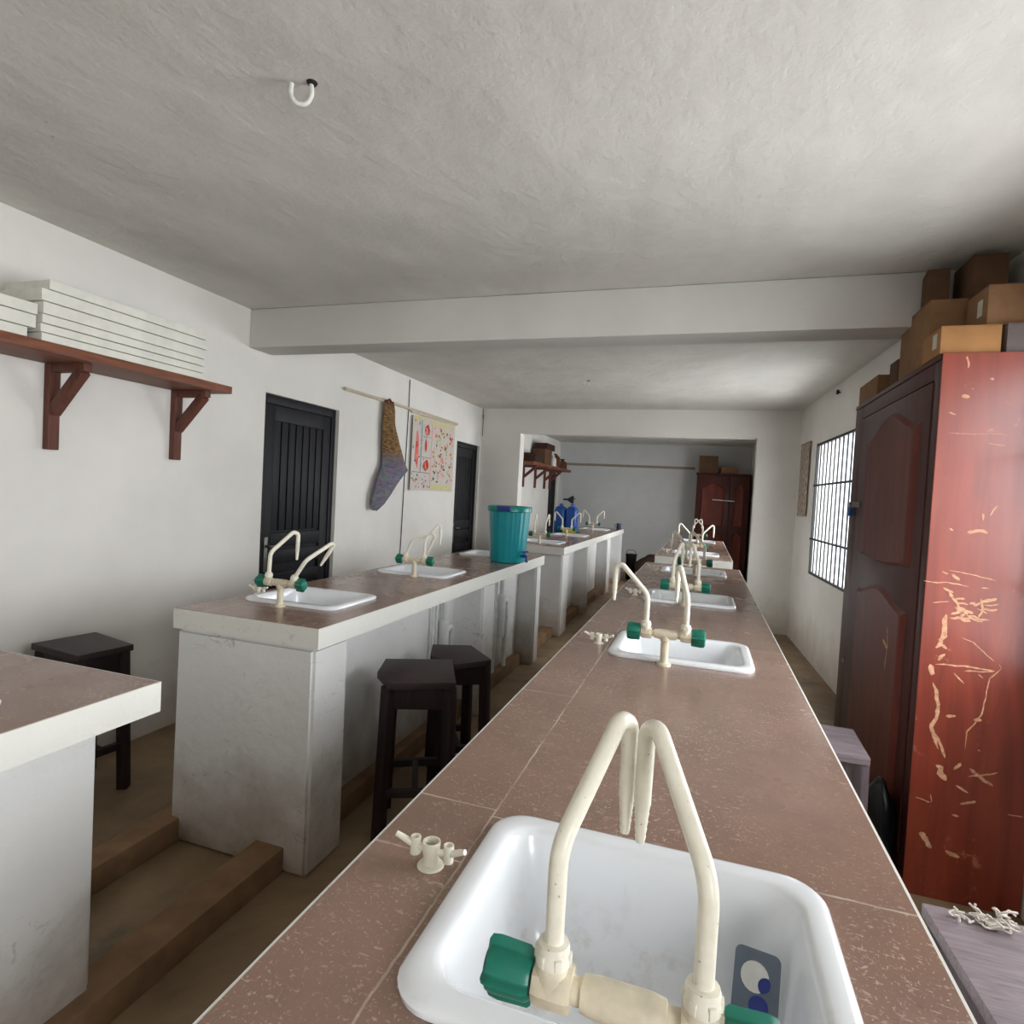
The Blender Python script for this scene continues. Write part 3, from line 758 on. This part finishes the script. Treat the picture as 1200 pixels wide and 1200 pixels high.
blob(5.53, 1.86, .03, .07, 1); blob(5.55, 1.65, .065, .06, 1, 12); blob(5.55, 1.65, .03, .03, 5)
for k in range(150):
    y = rnd.uniform(5.72, 6.2); z = rnd.uniform(1.48, 2.08); blob(y, z, rnd.uniform(.008, .03), rnd.uniform(.006, .025), rnd.choice([1, 2, 2, 4, 4, 6, 6, 8, 8, 7, 5]), 6)
for k in range(80):
    y = rnd.uniform(5.22, 5.66); z = rnd.choice([rnd.uniform(1.41, 1.56), rnd.uniform(1.6, 2.08)]); blob(y, z, rnd.uniform(.008, .02), rnd.uniform(.005, .018), rnd.choice([1, 2, 6, 8, 8, 3, 4]), 6)
mb.build('print', CM, sheet, recalc=False, smooth=0)
mb = MB(); mb.box(XL+.012, XL+.024, 5.18, 6.27, 2.15, 2.166); mb.build('hanging_strip', M['rod'], t)

# curled chart hanging by one corner
def mat_curl():
    k = NT('faded_brown_chart_print'); P = k.pos(); z = k.xyz(P)[2]
    v = k.voronoi(k.mapping(P, (1, 1, 2.2)), 26, 'Color'); n = k.noise(k.mapping(P, (1, 1, 3)), 34, 4)
    up = k.mix(k.ramp(n, .35, .65), s2l((70, 50, 32)), s2l((156, 122, 76)))
    lo = k.mix(.10, s2l((98, 92, 108)), v)
    col = k.mix(k.ramp(k.math('ADD', z, k.math('MULTIPLY', k.math('SUBTRACT', n, .5), .12)), 1.62, 1.74), lo, up)
    col = k.mix(k.ramp(z, 2.12, 2.17), col, s2l((96, 44, 24)))
    return k.done(col, .8, .3)
t = thing('hanging_chart', 'brown and lilac printed chart hanging twisted from the wooden stick', 'chart', (XL+.05, 4.7, 1.2))
rowsz = [(2.175, 4.635, 4.75, .03, .03), (2.10, 4.62, 4.775, .035, .05), (1.95, 4.61, 4.80, .03, .09), (1.80, 4.62, 4.86, .03, .12), (1.66, 4.63, 4.95, .03, .14),
         (1.575, 4.62, 5.06, .04, .13), (1.54, 4.59, 5.00, .04, .12), (1.46, 4.53, 4.86, .05, .12), (1.36, 4.49, 4.75, .05, .10), (1.28, 4.47, 4.66, .04, .08), (1.215, 4.48, 4.55, .03, .05)]
mb = MB(); N = 10; grid = []
for (z, ya, yb, d0, d1) in rowsz:
    r = []
    for k in range(N+1):
        s = k/N; bul = math.sin(PI*s)
        r.append(mb.bm.verts.new((XL+.012+d0+(d1-d0)*bul*.9+.02*s, ya+(yb-ya)*s, z-.03*bul*(1 if z < 1.6 else 0)+.01*math.sin(7*s+z*9))))
    grid.append(r)
for a, b in zip(grid, grid[1:]):
    for k in range(N): mb.bm.faces.new((a[k], b[k], b[k+1], a[k+1]))
sh_ = mb.build('sheet', mat_curl(), t, smooth=70, recalc=False)
mb = MB(); mb.tube([(XL+.046, 4.64, 2.17), (XL+.05, 4.70, 2.195), (XL+.046, 4.74, 2.172)], .010, 8); mb.build('tie', simple('brown_tie', (86, 40, 24), .8), t)

mb = MB(); mb.tube([(XL+.006, 5.14, 2.46), (XL+.008, 5.138, 2.2), (XL+.006, 5.12, 1.4), (XL+.008, 5.105, .9), (XL+.006, 5.10, .72)], .004, 6)
tag(mb.build('wall_cable', M['blackp']), 'thin black cord running down the left wall behind the printed chart', 'cable')
mb = MB(); mb.tube(fillet([(XL+.02, 7.10, 2.48), (XL+.022, 7.10, 2.33), (XL+.03, 7.09, 2.42), (XL+.03, 7.085, 2.12)], .02), .004, 6)
tag(mb.build('loose_wire', M['blackp']), 'short loose dark wire hanging in the corner above the second black door', 'wire')

# ------------------------------------------------------------------ ceiling hooks
def hook(x, y, s, label, rz):
    t = thing('ceiling_hook', label, 'hook', (x, y, ZC), 'ceiling fan hooks')
    mb = MB(); mb.tube(fillet([(.026*s, 0, .0), (.030*s, 0, -.035*s), (.016*s, 0, -.066*s), (-.014*s, 0, -.068*s), (-.030*s, 0, -.045*s), (-.028*s, 0, -.012*s)], [.04*s, .03*s, .03*s, .03*s], 6), .0065*s, 12)
    mb.build('rod', M['white_plastic'], t, local=True)
    mb = MB(); mb.lathe([(.016*s, 0), (.012*s, -.006), (.004, -.007)], (.028*s, 0, 0)); mb.build('root', M['dark_hole'], t, local=True)
    t.rotation_euler = (0, 0, rz)
hook(-1.09, 1.335, .92, 'cream metal hook in the ceiling nearest the camera', .5)
hook(-1.10, 5.37, .8, 'small hook in the ceiling beyond the beam', .3)

# ------------------------------------------------------------------ bucket with lid and dispenser tap
bx, by = -1.372, 4.155
t = thing('lidded_bucket', 'teal plastic lidded bucket with a blue tap on the left bench', 'bucket', (bx, by, ZB))
def rib(a, h): return 1+.012*math.cos(18*a)
mb = MB(); mb.lathe([(.118, .001), (.126, .006), (.128, .02), (.146, .25), (.153, .375), (.155, .39)], (bx, by, ZB), 'z', 108, lobes=rib); mb.build('body', M['teal'], t)
mb = MB(); mb.lathe([(.160, .373), (.166, .378), (.166, .408), (.162, .414), (.142, .416), (.137, .410), (.02, .414)], (bx, by, ZB), 'z', 48, cap0=False); lid = mb.build('lid', M['teal_lid'], t)
mb = MB(); mb.box(-.05, .05, -.02, .006, -.03, .006, .006, M=Matrix.Translation((bx+.01, by-.162, ZB+.41)) @ Matrix.Rotation(.1, 4, 'Z')); mb.build('clip', M['navy'], lid)
mb = MB(); d = Vector((.93, -.35, 0)).normalized(); p0 = Vector((bx, by, ZB+.055))+d*.128
mb.tube([p0-d*.01, p0+d*.03, p0+d*.055], .011, 12); mb.tube(fillet([p0+d*.03, p0+d*.052, p0+d*.056-Vector((0, 0, .042))], .01), .010, 12)
mb.tube([p0+d*.03, p0+d*.03+Vector((0, 0, .03))], .009, 10); mb.box(-.026, .026, -.007, .007, 0, .012, .003, M=Matrix.Translation(p0+d*.034+Vector((0, 0, .028))) @ Matrix.Rotation(.6, 4, 'Z'))
mb.build('dispenser_tap', M['blue'], t)

# ------------------------------------------------------------------ blue jerrycans and small things in the far room
def jerrycan(label, x, y, pump):
    t = thing('jerrycan', label, 'jerrycan', (x, y, ZB), 'blue jerrycans on the far bench')
    mb = MB(); mb.loft([rrect(.066, .09, .03, .001), rrect(.074, .10, .035, .02), rrect(.074, .10, .035, .31), rrect(.064, .09, .035, .345), rrect(.035, .05, .03, .37)])
    mb.build('body', M['blue'], t, local=True)
    mb = MB(); mb.tube(fillet([(0, -.075, .335), (0, -.06, .395), (0, .05, .395), (0, .07, .345)], .02), .011, 10); mb.build('handle', M['blue'], t, local=True)
    mb = MB(); mb.lathe([(.024, .36), (.024, .40), (.02, .402)], (0, .03 if not pump else -.02, 0)); mb.build('cap', M['navy'], t, local=True)
jerrycan('blue jerrycan on the far bench, the left one beside the dark door', -1.895, 8.02, False)
jerrycan('blue jerrycan on the far bench, the right one with a black funnel on top', -1.735, 8.03, False)
t = thing('black_funnel', 'black plastic funnel lying on the right blue jerrycan', 'funnel', (-1.782, 8.03, ZB+.4068))
mb = MB(); mb.lathe([(.012, -.09), (.014, -.03), (.055, .035), (.058, .05), (.052, .05), (.01, -.02)], (0, 0, .058), 'x', 20, cap0=False, cap1=False); mb.build('cone', M['blackp'], t, local=True)
mb = MB(); mb.tube([(.05, .05, .075), (.07, .07, .07), (.05, .085, .065)], .005, 8); mb.build('loop', M['blackp'], t, local=True)
t = thing('yellow_bottle', 'yellow squeeze bottle lying before the blue jerrycans', 'bottle', (-1.72, 7.83, ZB))
mb = MB(); mb.lathe([(.02, -.09), (.032, -.08), (.032, .05), (.014, .08), (.012, .1)], (0, 0, .033), 'x', 20); mb.build('body', M['yellow'], t, local=True)
mb = MB(); mb.lathe([(.014, .1), (.01, .13), (.005, .15)], (0, 0, .033), 'x', 16); mb.build('spout', M['green'], t, local=True)
t = thing('yellow_tongs', 'yellow tongs leaning on the far bench right of the jerrycans', 'tongs', (-1.62, 8.2, ZB))
for s in (-1, 1):
    mb = MB(); mb.bar((-.1, s*.012, .008), (.16, s*.03, .09), .016, .006); mb.build('arm', M['yellow'], t, local=True)
t = thing('mug', 'dark blue-grey mug at the far end of the far-room bench', 'mug', (-1.34, 9.95, ZB))
mb = MB(); mb.lathe([(.034, .001), (.038, .006), (.038, .10), (.034, .10), (.032, .012), (.002, .012)]); mb.build('cup', simple('blue_grey_enamel', (52, 66, 92), .4), t, local=True)
mb = MB(); mb.tube(fillet([(-.036, 0, .08), (-.065, 0, .08), (-.065, 0, .03), (-.036, 0, .03)], .015), .005, 8); mb.build('handle', simple('blue_grey_enamel_handle', (52, 66, 92), .4), t, local=True)
t = thing('black_bin', 'slim black bin on the floor past the far-room bench end', 'bin', (-1.165, 10.5, 0))
mb = MB(); mb.lathe([(.075, .001), (.08, .02), (.095, .42), (.102, .43), (.102, .45), (.09, .45), (.072, .03), (.002, .03)]); mb.build('body', M['blackp'], t, local=True)
mb = MB(); mb.tube(fillet([(-.098, 0, .43), (-.06, -.08, .53), (.06, -.08, .53), (.098, 0, .43)], .05), .006, 8); mb.build('handle', M['steel'], t, local=True)
def sack(name, label, loc, rx, ry, h, mat, cat, seed, tie=None):
    t = thing(name, label, cat, loc); mb = MB(); rg = []
    for j in range(11):
        u = j/10; zz = h*u; r = (1-.25*u)*math.sin(min(1, .35+u*1.6)*PI/2)*(1 if u < .75 else max(.22, 1-(u-.75)*3.2))
        ring = []
        for k in range(26):
            a = 2*PI*k/26; q = 1+.36*noise.noise(Vector((math.cos(a)*1.3+seed, math.sin(a)*1.3, zz*5)))+.05*math.cos(9*a+seed)
            ring.append((rx*r*q*math.cos(a), ry*r*q*math.sin(a), zz+.001))
        rg.append(ring)
    mb.loft(rg); mb.build('sack', mat, t, local=True, smooth=70)
    mb = MB(); mb.lathe([(rx*.30, h*.93), (rx*.34, h*.95), (rx*.30, h*.97)], (0, 0, 0), 'z', 16); mb.build('tie', mat, t, local=True)
sack('brown_sack', 'dark brown sack slumped on the floor of the far room', (-.78, 10.2, 0), .30, .26, .50, M['brown_dark'], 'sack', 2)
sack('black_bag', 'black plastic bag on the floor against the near cabinet door', (.735, 2.66, 0), .055, .12, .36, M['bag'], 'bag', 5)
carton('cardboard_box', 'brown carton on the floor behind the right edge of the opening', .56, .80, 7.9, 8.2, 0, .42, M['cardboard_d'])

# ------------------------------------------------------------------ cabinets
def arch_panel(mb, org, u, n, u0, u1, z0, z1, rise_top, rise_bot, depth):
    """raised panel with curved top (and bottom) on a face: u runs along the face, n is its outward normal"""
    org, u, n = Vector(org), Vector(u), Vector(n)
    K = 14; top = []; bot = []
    for k in range(K+1):
        s = k/K; c = .5-.5*math.cos(2*PI*s); uu = u0+(u1-u0)*s
        top.append((uu, z1+rise_top*c)); bot.append((uu, z0+rise_bot*c))
    poly = bot + top[::-1]
    cu = (u0+u1)/2; cz = (z0+z1)/2
    def P(p, f, d): return org+u*(cu+(p[0]-cu)*f)+Vector((0, 0, cz+(p[1]-cz)*(1-(1-f)*.6)))+n*d
    rings = [[P(p, 1, .0) for p in poly], [P(p, .93, depth) for p in poly], [P(p, .80, depth*.55) for p in poly]]
    mb.loft(rings, cap0=False, cap1=True)
CX, CY0, CY1, CZ = .792, 2.527, 3.80, 2.005
XW = 1.085
t = thing('wooden_cabinet', 'tall red-brown wooden cabinet with a scratched side, right foreground', 'cabinet', (.92, 3.16, 0), 'mahogany cupboards')
mb = MB(); mb.box(CX+.02, XW, CY0+.006, CY1, .0, CZ-.02, .002); mb.build('carcass', M['cab_front'], t)
mb = MB(); mb.box(CX+.0, 1.157, CY0, CY0+.0055, 0, CZ, .0015); side_mb = mb
mb = MB(); mb.box(CX-.004, XW, CY0+.006, CY1, CZ-.02, CZ, .002); mb.build('top_panel', M['cab_front'], t)
mb = MB(); mb.box(CX, CX+.02, CY0+.006, CY0+.07, 0, CZ-.02, .002); mb.box(CX, CX+.02, 3.64, CY1, 0, CZ-.02, .002)
mb.box(CX, CX+.02, CY0+.07, 3.64, CZ-.085, CZ-.02, .002); mb.box(CX, CX+.02, CY0+.07, 3.64, 0, .10, .002); mb.build('face_frame', M['cab_front'], t)
mb = MB(); mb.box(CX-.003, CX+.0195, CY0+.074, 3.634, .105, CZ-.09, .003); door_mb = mb
mb = MB(); mb.box(CX-.008, CX-.0032, 3.55, 3.74, 1.435, 1.465); mb.build('hasp', M['steel'], t)
mb = MB(); mb.lathe([(.012, -.006), (.014, 0), (.012, .004)], (CX, 3.68, .58), 'x', 12); mb.build('knob', M['steel'], t)
# bare-wood scratches worn into the side panel and door (marks in the surface)
def ribbon(mb, pts, w, plane):
    mb.mi = 1
    P = [Vector(p) for p in pts]; Q = [P[0]]
    for a, b in zip(P, P[1:]):
        n = max(2, int((b-a).length/.006))
        for k in range(1, n+1): Q.append(a+(b-a)*k/n)
    L, R = [], []; s0 = rs.random()*50
    for i, p in enumerate(Q):
        t_ = (Q[min(i+1, len(Q)-1)]-Q[max(i-1, 0)]).normalized(); nr = t_.cross(plane).normalized()
        e = min(1, .25+6*min(i, len(Q)-1-i)/len(Q))
        a = w*e*(.55+.9*abs(noise.noise(Vector((i*.35, s0, 0))))); b = w*e*(.55+.9*abs(noise.noise(Vector((i*.35, s0+9, 0)))))
        j = nr*(w*.5*noise.noise(Vector((i*.22, s0+20, 0))))
        L.append(mb.bm.verts.new(p+nr*a*.5+j)); R.append(mb.bm.verts.new(p-nr*b*.5+j))
    for i in range(len(Q)-1): mb.bm.faces.new((L[i], L[i+1], R[i+1], R[i])).material_index = 1
rs = random.Random(11)
SCR = [(0.0148, [(0.837, 0.799), (0.857, 0.747), (0.861, 0.684), (0.841, 0.633), (0.864, 0.589), (0.872, 0.559)]), (0.014, [(0.845, 0.631), (0.874, 0.581), (0.894, 0.529)]), (0.0222, [(0.863, 1.055), (0.86, 0.952), (0.838, 0.93)]), (0.0148, [(0.857, 0.944), (0.875, 0.931)]), (0.0133, [(0.848, 0.884), (0.869, 0.91)]), (0.0089, [(0.874, 1.045), (0.939, 1.048), (0.996, 1.049)]), (0.0074, [(0.842, 0.867), (0.918, 0.874), (1.024, 0.87)]), (0.0059, [(0.932, 0.857), (1.021, 0.866)]), (0.0052, [(1.035, 0.895), (1.042, 0.88), (1.01, 0.841), (1.002, 0.77), (0.994, 0.706), (0.971, 0.663), (0.953, 0.637), (0.954, 0.574)]), (0.0192, [(0.831, 0.866), (0.831, 0.826)]), (0.0044, [(0.914, 0.979), (0.951, 0.964), (1.019, 0.904)]), (0.0148, [(0.908, 1.359), (0.94, 1.365), (0.969, 1.36)]), (0.0044, [(0.862, 1.219), (0.935, 1.207), (1.006, 1.194)]), (0.0052, [(0.785, 1.169), (0.859, 1.172), (0.925, 1.163)]), (0.0133, [(0.87, 1.203), (0.897, 1.184)]), (0.0067, [(0.84, 1.211), (0.86, 1.202)]), (0.0074, [(0.963, 1.163), (0.986, 1.162)]), (0.0118, [(0.887, 0.684), (0.917, 0.689)]), (0.0222, [(0.972, 0.687), (0.995, 0.683)]), (0.0074, [(0.9, 0.844), (0.935, 0.81)]), (0.0059, [(0.974, 0.851), (0.991, 0.838)]), (0.0103, [(0.847, 1.151), (0.881, 1.139)]), (0.0044, [(0.817, 1.093), (0.87, 1.103)]), (0.0089, [(0.949, 1.431), (0.954, 1.405)]), (0.0074, [(0.972, 1.421), (0.994, 1.461)]), (0.0089, [(0.852, 1.371), (0.866, 1.364)]), (0.0089, [(0.867, 1.992), (0.871, 1.949)]), (0.0192, [(0.858, 1.85), (0.883, 1.848)]), (0.0067, [(0.823, 1.791), (0.845, 1.781)]), (0.0044, [(0.948, 1.681), (0.974, 1.676), (1.0, 1.673)]), (0.0022, [(0.826, 1.715), (0.901, 1.713), (0.984, 1.714), (1.006, 1.709)]), (0.0103, [(0.939, 1.911), (0.952, 1.907)]), (0.0074, [(0.887, 1.877), (0.892, 1.873)]), (0.0281, [(0.867, 0.498), (0.9, 0.445)]), (0.015, [(0.971, 0.504), (1.009, 0.477), (1.043, 0.454)]), (0.0075, [(0.969, 0.474), (1.056, 0.506)]), (0.0056, [(0.811, 0.365), (0.859, 0.357)]), (0.0056, [(0.857, 0.387), (0.863, 0.356)]), (0.0131, [(0.951, 0.37), (0.999, 0.388)]), (0.0094, [(0.934, 0.437), (0.973, 0.415)]), (0.0243, [(0.832, 0.237), (0.87, 0.185)]), (0.0187, [(0.917, 0.186), (0.963, 0.179)]), (0.0112, [(0.929, 0.325), (0.95, 0.325)]), (0.0047, [(1.094, 0.362), (1.141, 0.363)]), (0.0131, [(0.926, 0.49), (0.945, 0.519)]), (0.0075, [(0.991, 0.577), (0.999, 0.574)])]
r3 = random.Random(21)
for q in range(16):     # patch of worn-through varnish
    x = r3.uniform(.875, .975); z = 1.05+.07*r3.random(); l = r3.uniform(.012, .05); d = r3.uniform(-.5, .5)
    SCR.append((r3.uniform(.006, .016), [(x, z), (x+l*.5, z+l*.5*d+r3.uniform(-.006, .006)), (x+l, z+l*d*1.4)]))
SCR += [(.012, [(.867, 1.138), (.885, 1.11), (.905, 1.075)]), (.012, [(.965, 1.125), (.972, 1.09), (.962, 1.055)])]
mb = side_mb
for i, (w, pts) in enumerate(SCR): ribbon(mb, [(x, CY0-.0006-.00002*i, z) for x, z in pts], w, Vector((0, -1, 0)))
mb.build('side_panel', [M['cab_side'], M['scratch']], t, smooth=0, recalc=False)
d_ = door_mb.build('door', M['cab_front'], t)
mb = MB(); arch_panel(mb, (CX-.003, 0, 0), (0, 1, 0), (-1, 0, 0), 2.70, 3.46, 1.20, 1.775, .09, -.02, .014); mb.build('upper_panel', M['cab_panel'], d_)
mb = MB(); arch_panel(mb, (CX-.003, 0, 0), (0, 1, 0), (-1, 0, 0), 2.70, 3.46, .22, 1.02, .06, 0, .014)
ribbon(mb, [(CX-.0115, 2.895, .93), (CX-.0115, 2.88, .84), (CX-.0115, 2.90, .74)], .012, Vector((-1, 0, 0)))
ribbon(mb, [(CX-.0115, 2.95, .86), (CX-.0115, 2.885, .83)], .02, Vector((-1, 0, 0)))
mb.build('lower_panel', [M['cab_panel'], M['scratch']], d_, recalc=False)
t = thing('padlock', 'small blue padlock on the far edge of the near cabinet door', 'padlock', (CX-.02, 3.69, 1.40))
mb = MB(); mb.box(CX-.03, CX-.010, 3.665, 3.715, 1.385, 1.43, .004); mb.build('body', M['blue'], t)
mb = MB(); mb.tube(fillet([(CX-.02, 3.675, 1.43), (CX-.02, 3.675, 1.462), (CX-.02, 3.705, 1.462), (CX-.02, 3.705, 1.43)], .014), .0035, 8); mb.build('shackle', M['steel'], t)

t = thing('wooden_cabinet', 'dark mahogany wardrobe standing in the far room behind the opening', 'cabinet', (.4, 11.2, 0), 'mahogany cupboards')
fx0, fx1, fy = -.15, .735, 10.98
mb = MB(); mb.box(fx0, fx1, fy+.02, YF-.01, 0, 1.93, .003); mb.build('carcass', M['cab_front'], t)
mb = MB(); mb.box(fx0-.015, fx1+.015, fy-.005, YF-.01, 1.93, 1.955, .003); mb.build('top_panel', M['cab_front'], t)
for a, b in ((fx0+.01, .405), (.415, fx1-.01)):
    mb = MB(); mb.box(a, b, fy, fy+.0195, .10, 1.915, .003); dd = mb.build('door', M['cab_front'], t)
    for z0, z1, rt in ((1.02, 1.70, .09), (.2, .88, .06)):
        mb = MB(); arch_panel(mb, (0, fy, 0), (1, 0, 0), (0, -1, 0), a+.08, b-.08, z0, z1, rt, 0, .015); mb.build('panel', M['cab_panel'], dd)
mb = MB(); mb.tube([(.13, fy-.03, 1.485), (.50, fy-.03, 1.475)], .009, 8); mb.box(.13, .15, fy-.03, fy, 1.478, 1.492); mb.box(.48, .50, fy-.03, fy, 1.468, 1.482); mb.build('locking_bar', M['white_plastic'], t)
carton('cardboard_box', 'dark brown carton on top of the far wardrobe, left end', -.13, .19, 11.03, 11.4, 1.956, 2.26, M['cardboard_d'], 'boxes on the far wardrobe')
carton('cardboard_box', 'low pale carton on top of the far wardrobe', .25, .52, 11.05, 11.35, 1.956, 2.07, M['cardboard'], 'boxes on the far wardrobe')

# boxes on the near cabinet
g = 'cardboard boxes on the near cabinet'
carton('cardboard_box', 'orange-brown carton at the near corner of the cabinet top', .786, .972, 2.545, 2.735, CZ+.0005, 2.108, M['cardboard_o'], g, tape=(-.0945, -.0925, -.06, -.02, .03, .085))
carton('cardboard_box', 'grey carton at the right photo edge on the cabinet top', .990, 1.055, 2.55, 2.76, CZ+.0005, 2.112, M['cardboard_g'], g)
carton('cardboard_box', 'tall brown carton behind the orange-brown one on the cabinet', .822, .95, 2.80, 3.17, CZ+.0005, 2.285, M['cardboard'], g)
carton('cardboard_box', 'light brown taped carton lying across the grey and orange-brown ones', .935, 1.075, 2.58, 2.765, 2.1130, 2.262, M['cardboard'], g, tape=(-.0715, -.0695, -.05, -.01, .05, .11))
carton('cardboard_box', 'dark brown open carton topmost at the left of the pile', .835, .915, 2.88, 3.0, 2.2855, 2.435, M['cardboard_d'], g, flaps=False, rz=-.15)
carton('cardboard_box', 'dark brown wide carton topmost of the pile near the ceiling', .958, 1.075, 2.80, 3.0, CZ+.0005, 2.455, M['cardboard_d'], g)
carton('cardboard_box', 'low brown carton at the far end of the cabinet top', .798, .93, 3.42, 3.79, CZ+.0005, 2.112, M['cardboard'], g)
carton('cardboard_box', 'small dark carton between the low and the tall one on the cabinet', .825, .93, 3.20, 3.33, CZ+.0005, 2.14, M['cardboard_d'], g)

# tangled pale string on the wide stool, calendar, far batten
t = thing('string_bundle', 'tangled bundle of pale string on the back of the lower right stool', 'string', (.60, 1.445, .575))
mb = MB(); r2 = random.Random(5)
for k in range(26):
    a = r2.uniform(0, 2*PI); p = Vector((r2.uniform(-.05, .05), r2.uniform(-.018, .018), .006)); pts = [p]
    for s in range(5):
        p = p+Vector((r2.uniform(-.02, .02), r2.uniform(-.012, .012), r2.uniform(-.008, .014))); p.z = max(.005, min(.035, p.z)); p.x = max(-.06, min(.06, p.x)); p.y = max(-.022, min(.022, p.y)); pts.append(p.copy())
    mb.tube(fillet(pts, .008, 3), .0022, 6)
mb.build('strands', M['string'], t, local=True)
t = thing('wall_calendar', 'narrow faded brown paper calendar hung beside the barred window', 'calendar', (XR, 6.72, 1.33))
k = NT('faded_calendar_print'); n_ = k.noise(k.pos(), 22, 5, .65)
cm = k.done(k.mix(k.ramp(n_, .35, .62), s2l((132, 112, 96)), s2l((196, 182, 168))), .85, .2)
mb = MB(); mb.box(XR-.02, XR-.012, 6.52, 6.93, 1.335, 2.075, .001); mb.build('sheet', cm, t, skew=True)
mb = MB(); mb.box(XR-.022, XR-.003, 6.51, 6.94, 2.075, 2.092, .002); mb.build('hanging_strip', M['rail'], t, skew=True)
mb = MB(); mb.box(XL+.01, -.2, YF-.02, YF-.0005, 2.03, 2.075, .002)
struct(mb.build('trim_6', M['rail']))
mb = MB(); mb.tube([(XR-.015, 5.55, 2.405), (XR+.0, 5.55, 2.40)], .006, 8); mb.lathe([(.02, -.03), (.02, -.014)], (XR, 5.55, 2.405), 'x', 10)
tag(mb.build('nail', M['iron'], skew=True), 'dark nail in the right wall just below the ceiling', 'nail')

# ------------------------------------------------------------------ light
w = bpy.data.worlds.new('sky'); SC.world = w; w.use_nodes = True
bgn = w.node_tree.nodes['Background']; bgn.inputs[0].default_value = (.86, .93, 1.0, 1); bgn.inputs[1].default_value = 2.2
def area(name, loc, rot, sx, sy, power, col=(1, 1, 1)):
    l = bpy.data.lights.new(name, 'AREA'); l.shape = 'RECTANGLE'; l.size = sx; l.size_y = sy; l.energy = power; l.color = col
    o = bpy.data.objects.new(name, l); o.location = loc; o.rotation_euler = rot; COL.objects.link(o); return o
for nm, W_, pw in (('daylight_far_window', W1, 60), ('daylight_near_window', W2, 68), ('added_rear_fill', W3, 105), ('added_far_room_fill', W4, 80)):  # the last two lamps are fill through the added windows
    l = area(nm, (0, 0, 0), (0, 0, 0), W_[3]-W_[2]+.45, W_[1]-W_[0]+.3, pw, (.955, .975, 1.0))
    l.matrix_world = SKEW @ Matrix.Translation((XR+.40, (W_[0]+W_[1])/2, (W_[2]+W_[3])/2)) @ Matrix.Rotation(PI/2-.30, 4, 'Y')

# ------------------------------------------------------------------ camera
cam = bpy.data.cameras.new('camera'); cam.sensor_width = 36; cam.lens = 688.441*36/1200; cam.clip_start = .02
co = bpy.data.objects.new('camera', cam); COL.objects.link(co)
R = Vector((0.9489089268857689, 0.31095401700712794, 0.05366048624108244)); U = Vector((-0.06102198433644398, 0.01398624277899866, 0.998038427336628)); F = Vector((-0.3095935495195941, 0.9503220424256493, -0.032246701781746746))
mw = Matrix((R, U, -F)).transposed().to_4x4(); mw.translation = (0, 0, 1.41243537); co.matrix_world = mw
SC.camera = co
SC.view_settings.view_transform = 'Standard'; SC.view_settings.look = 'None'; SC.view_settings.exposure = 0.38
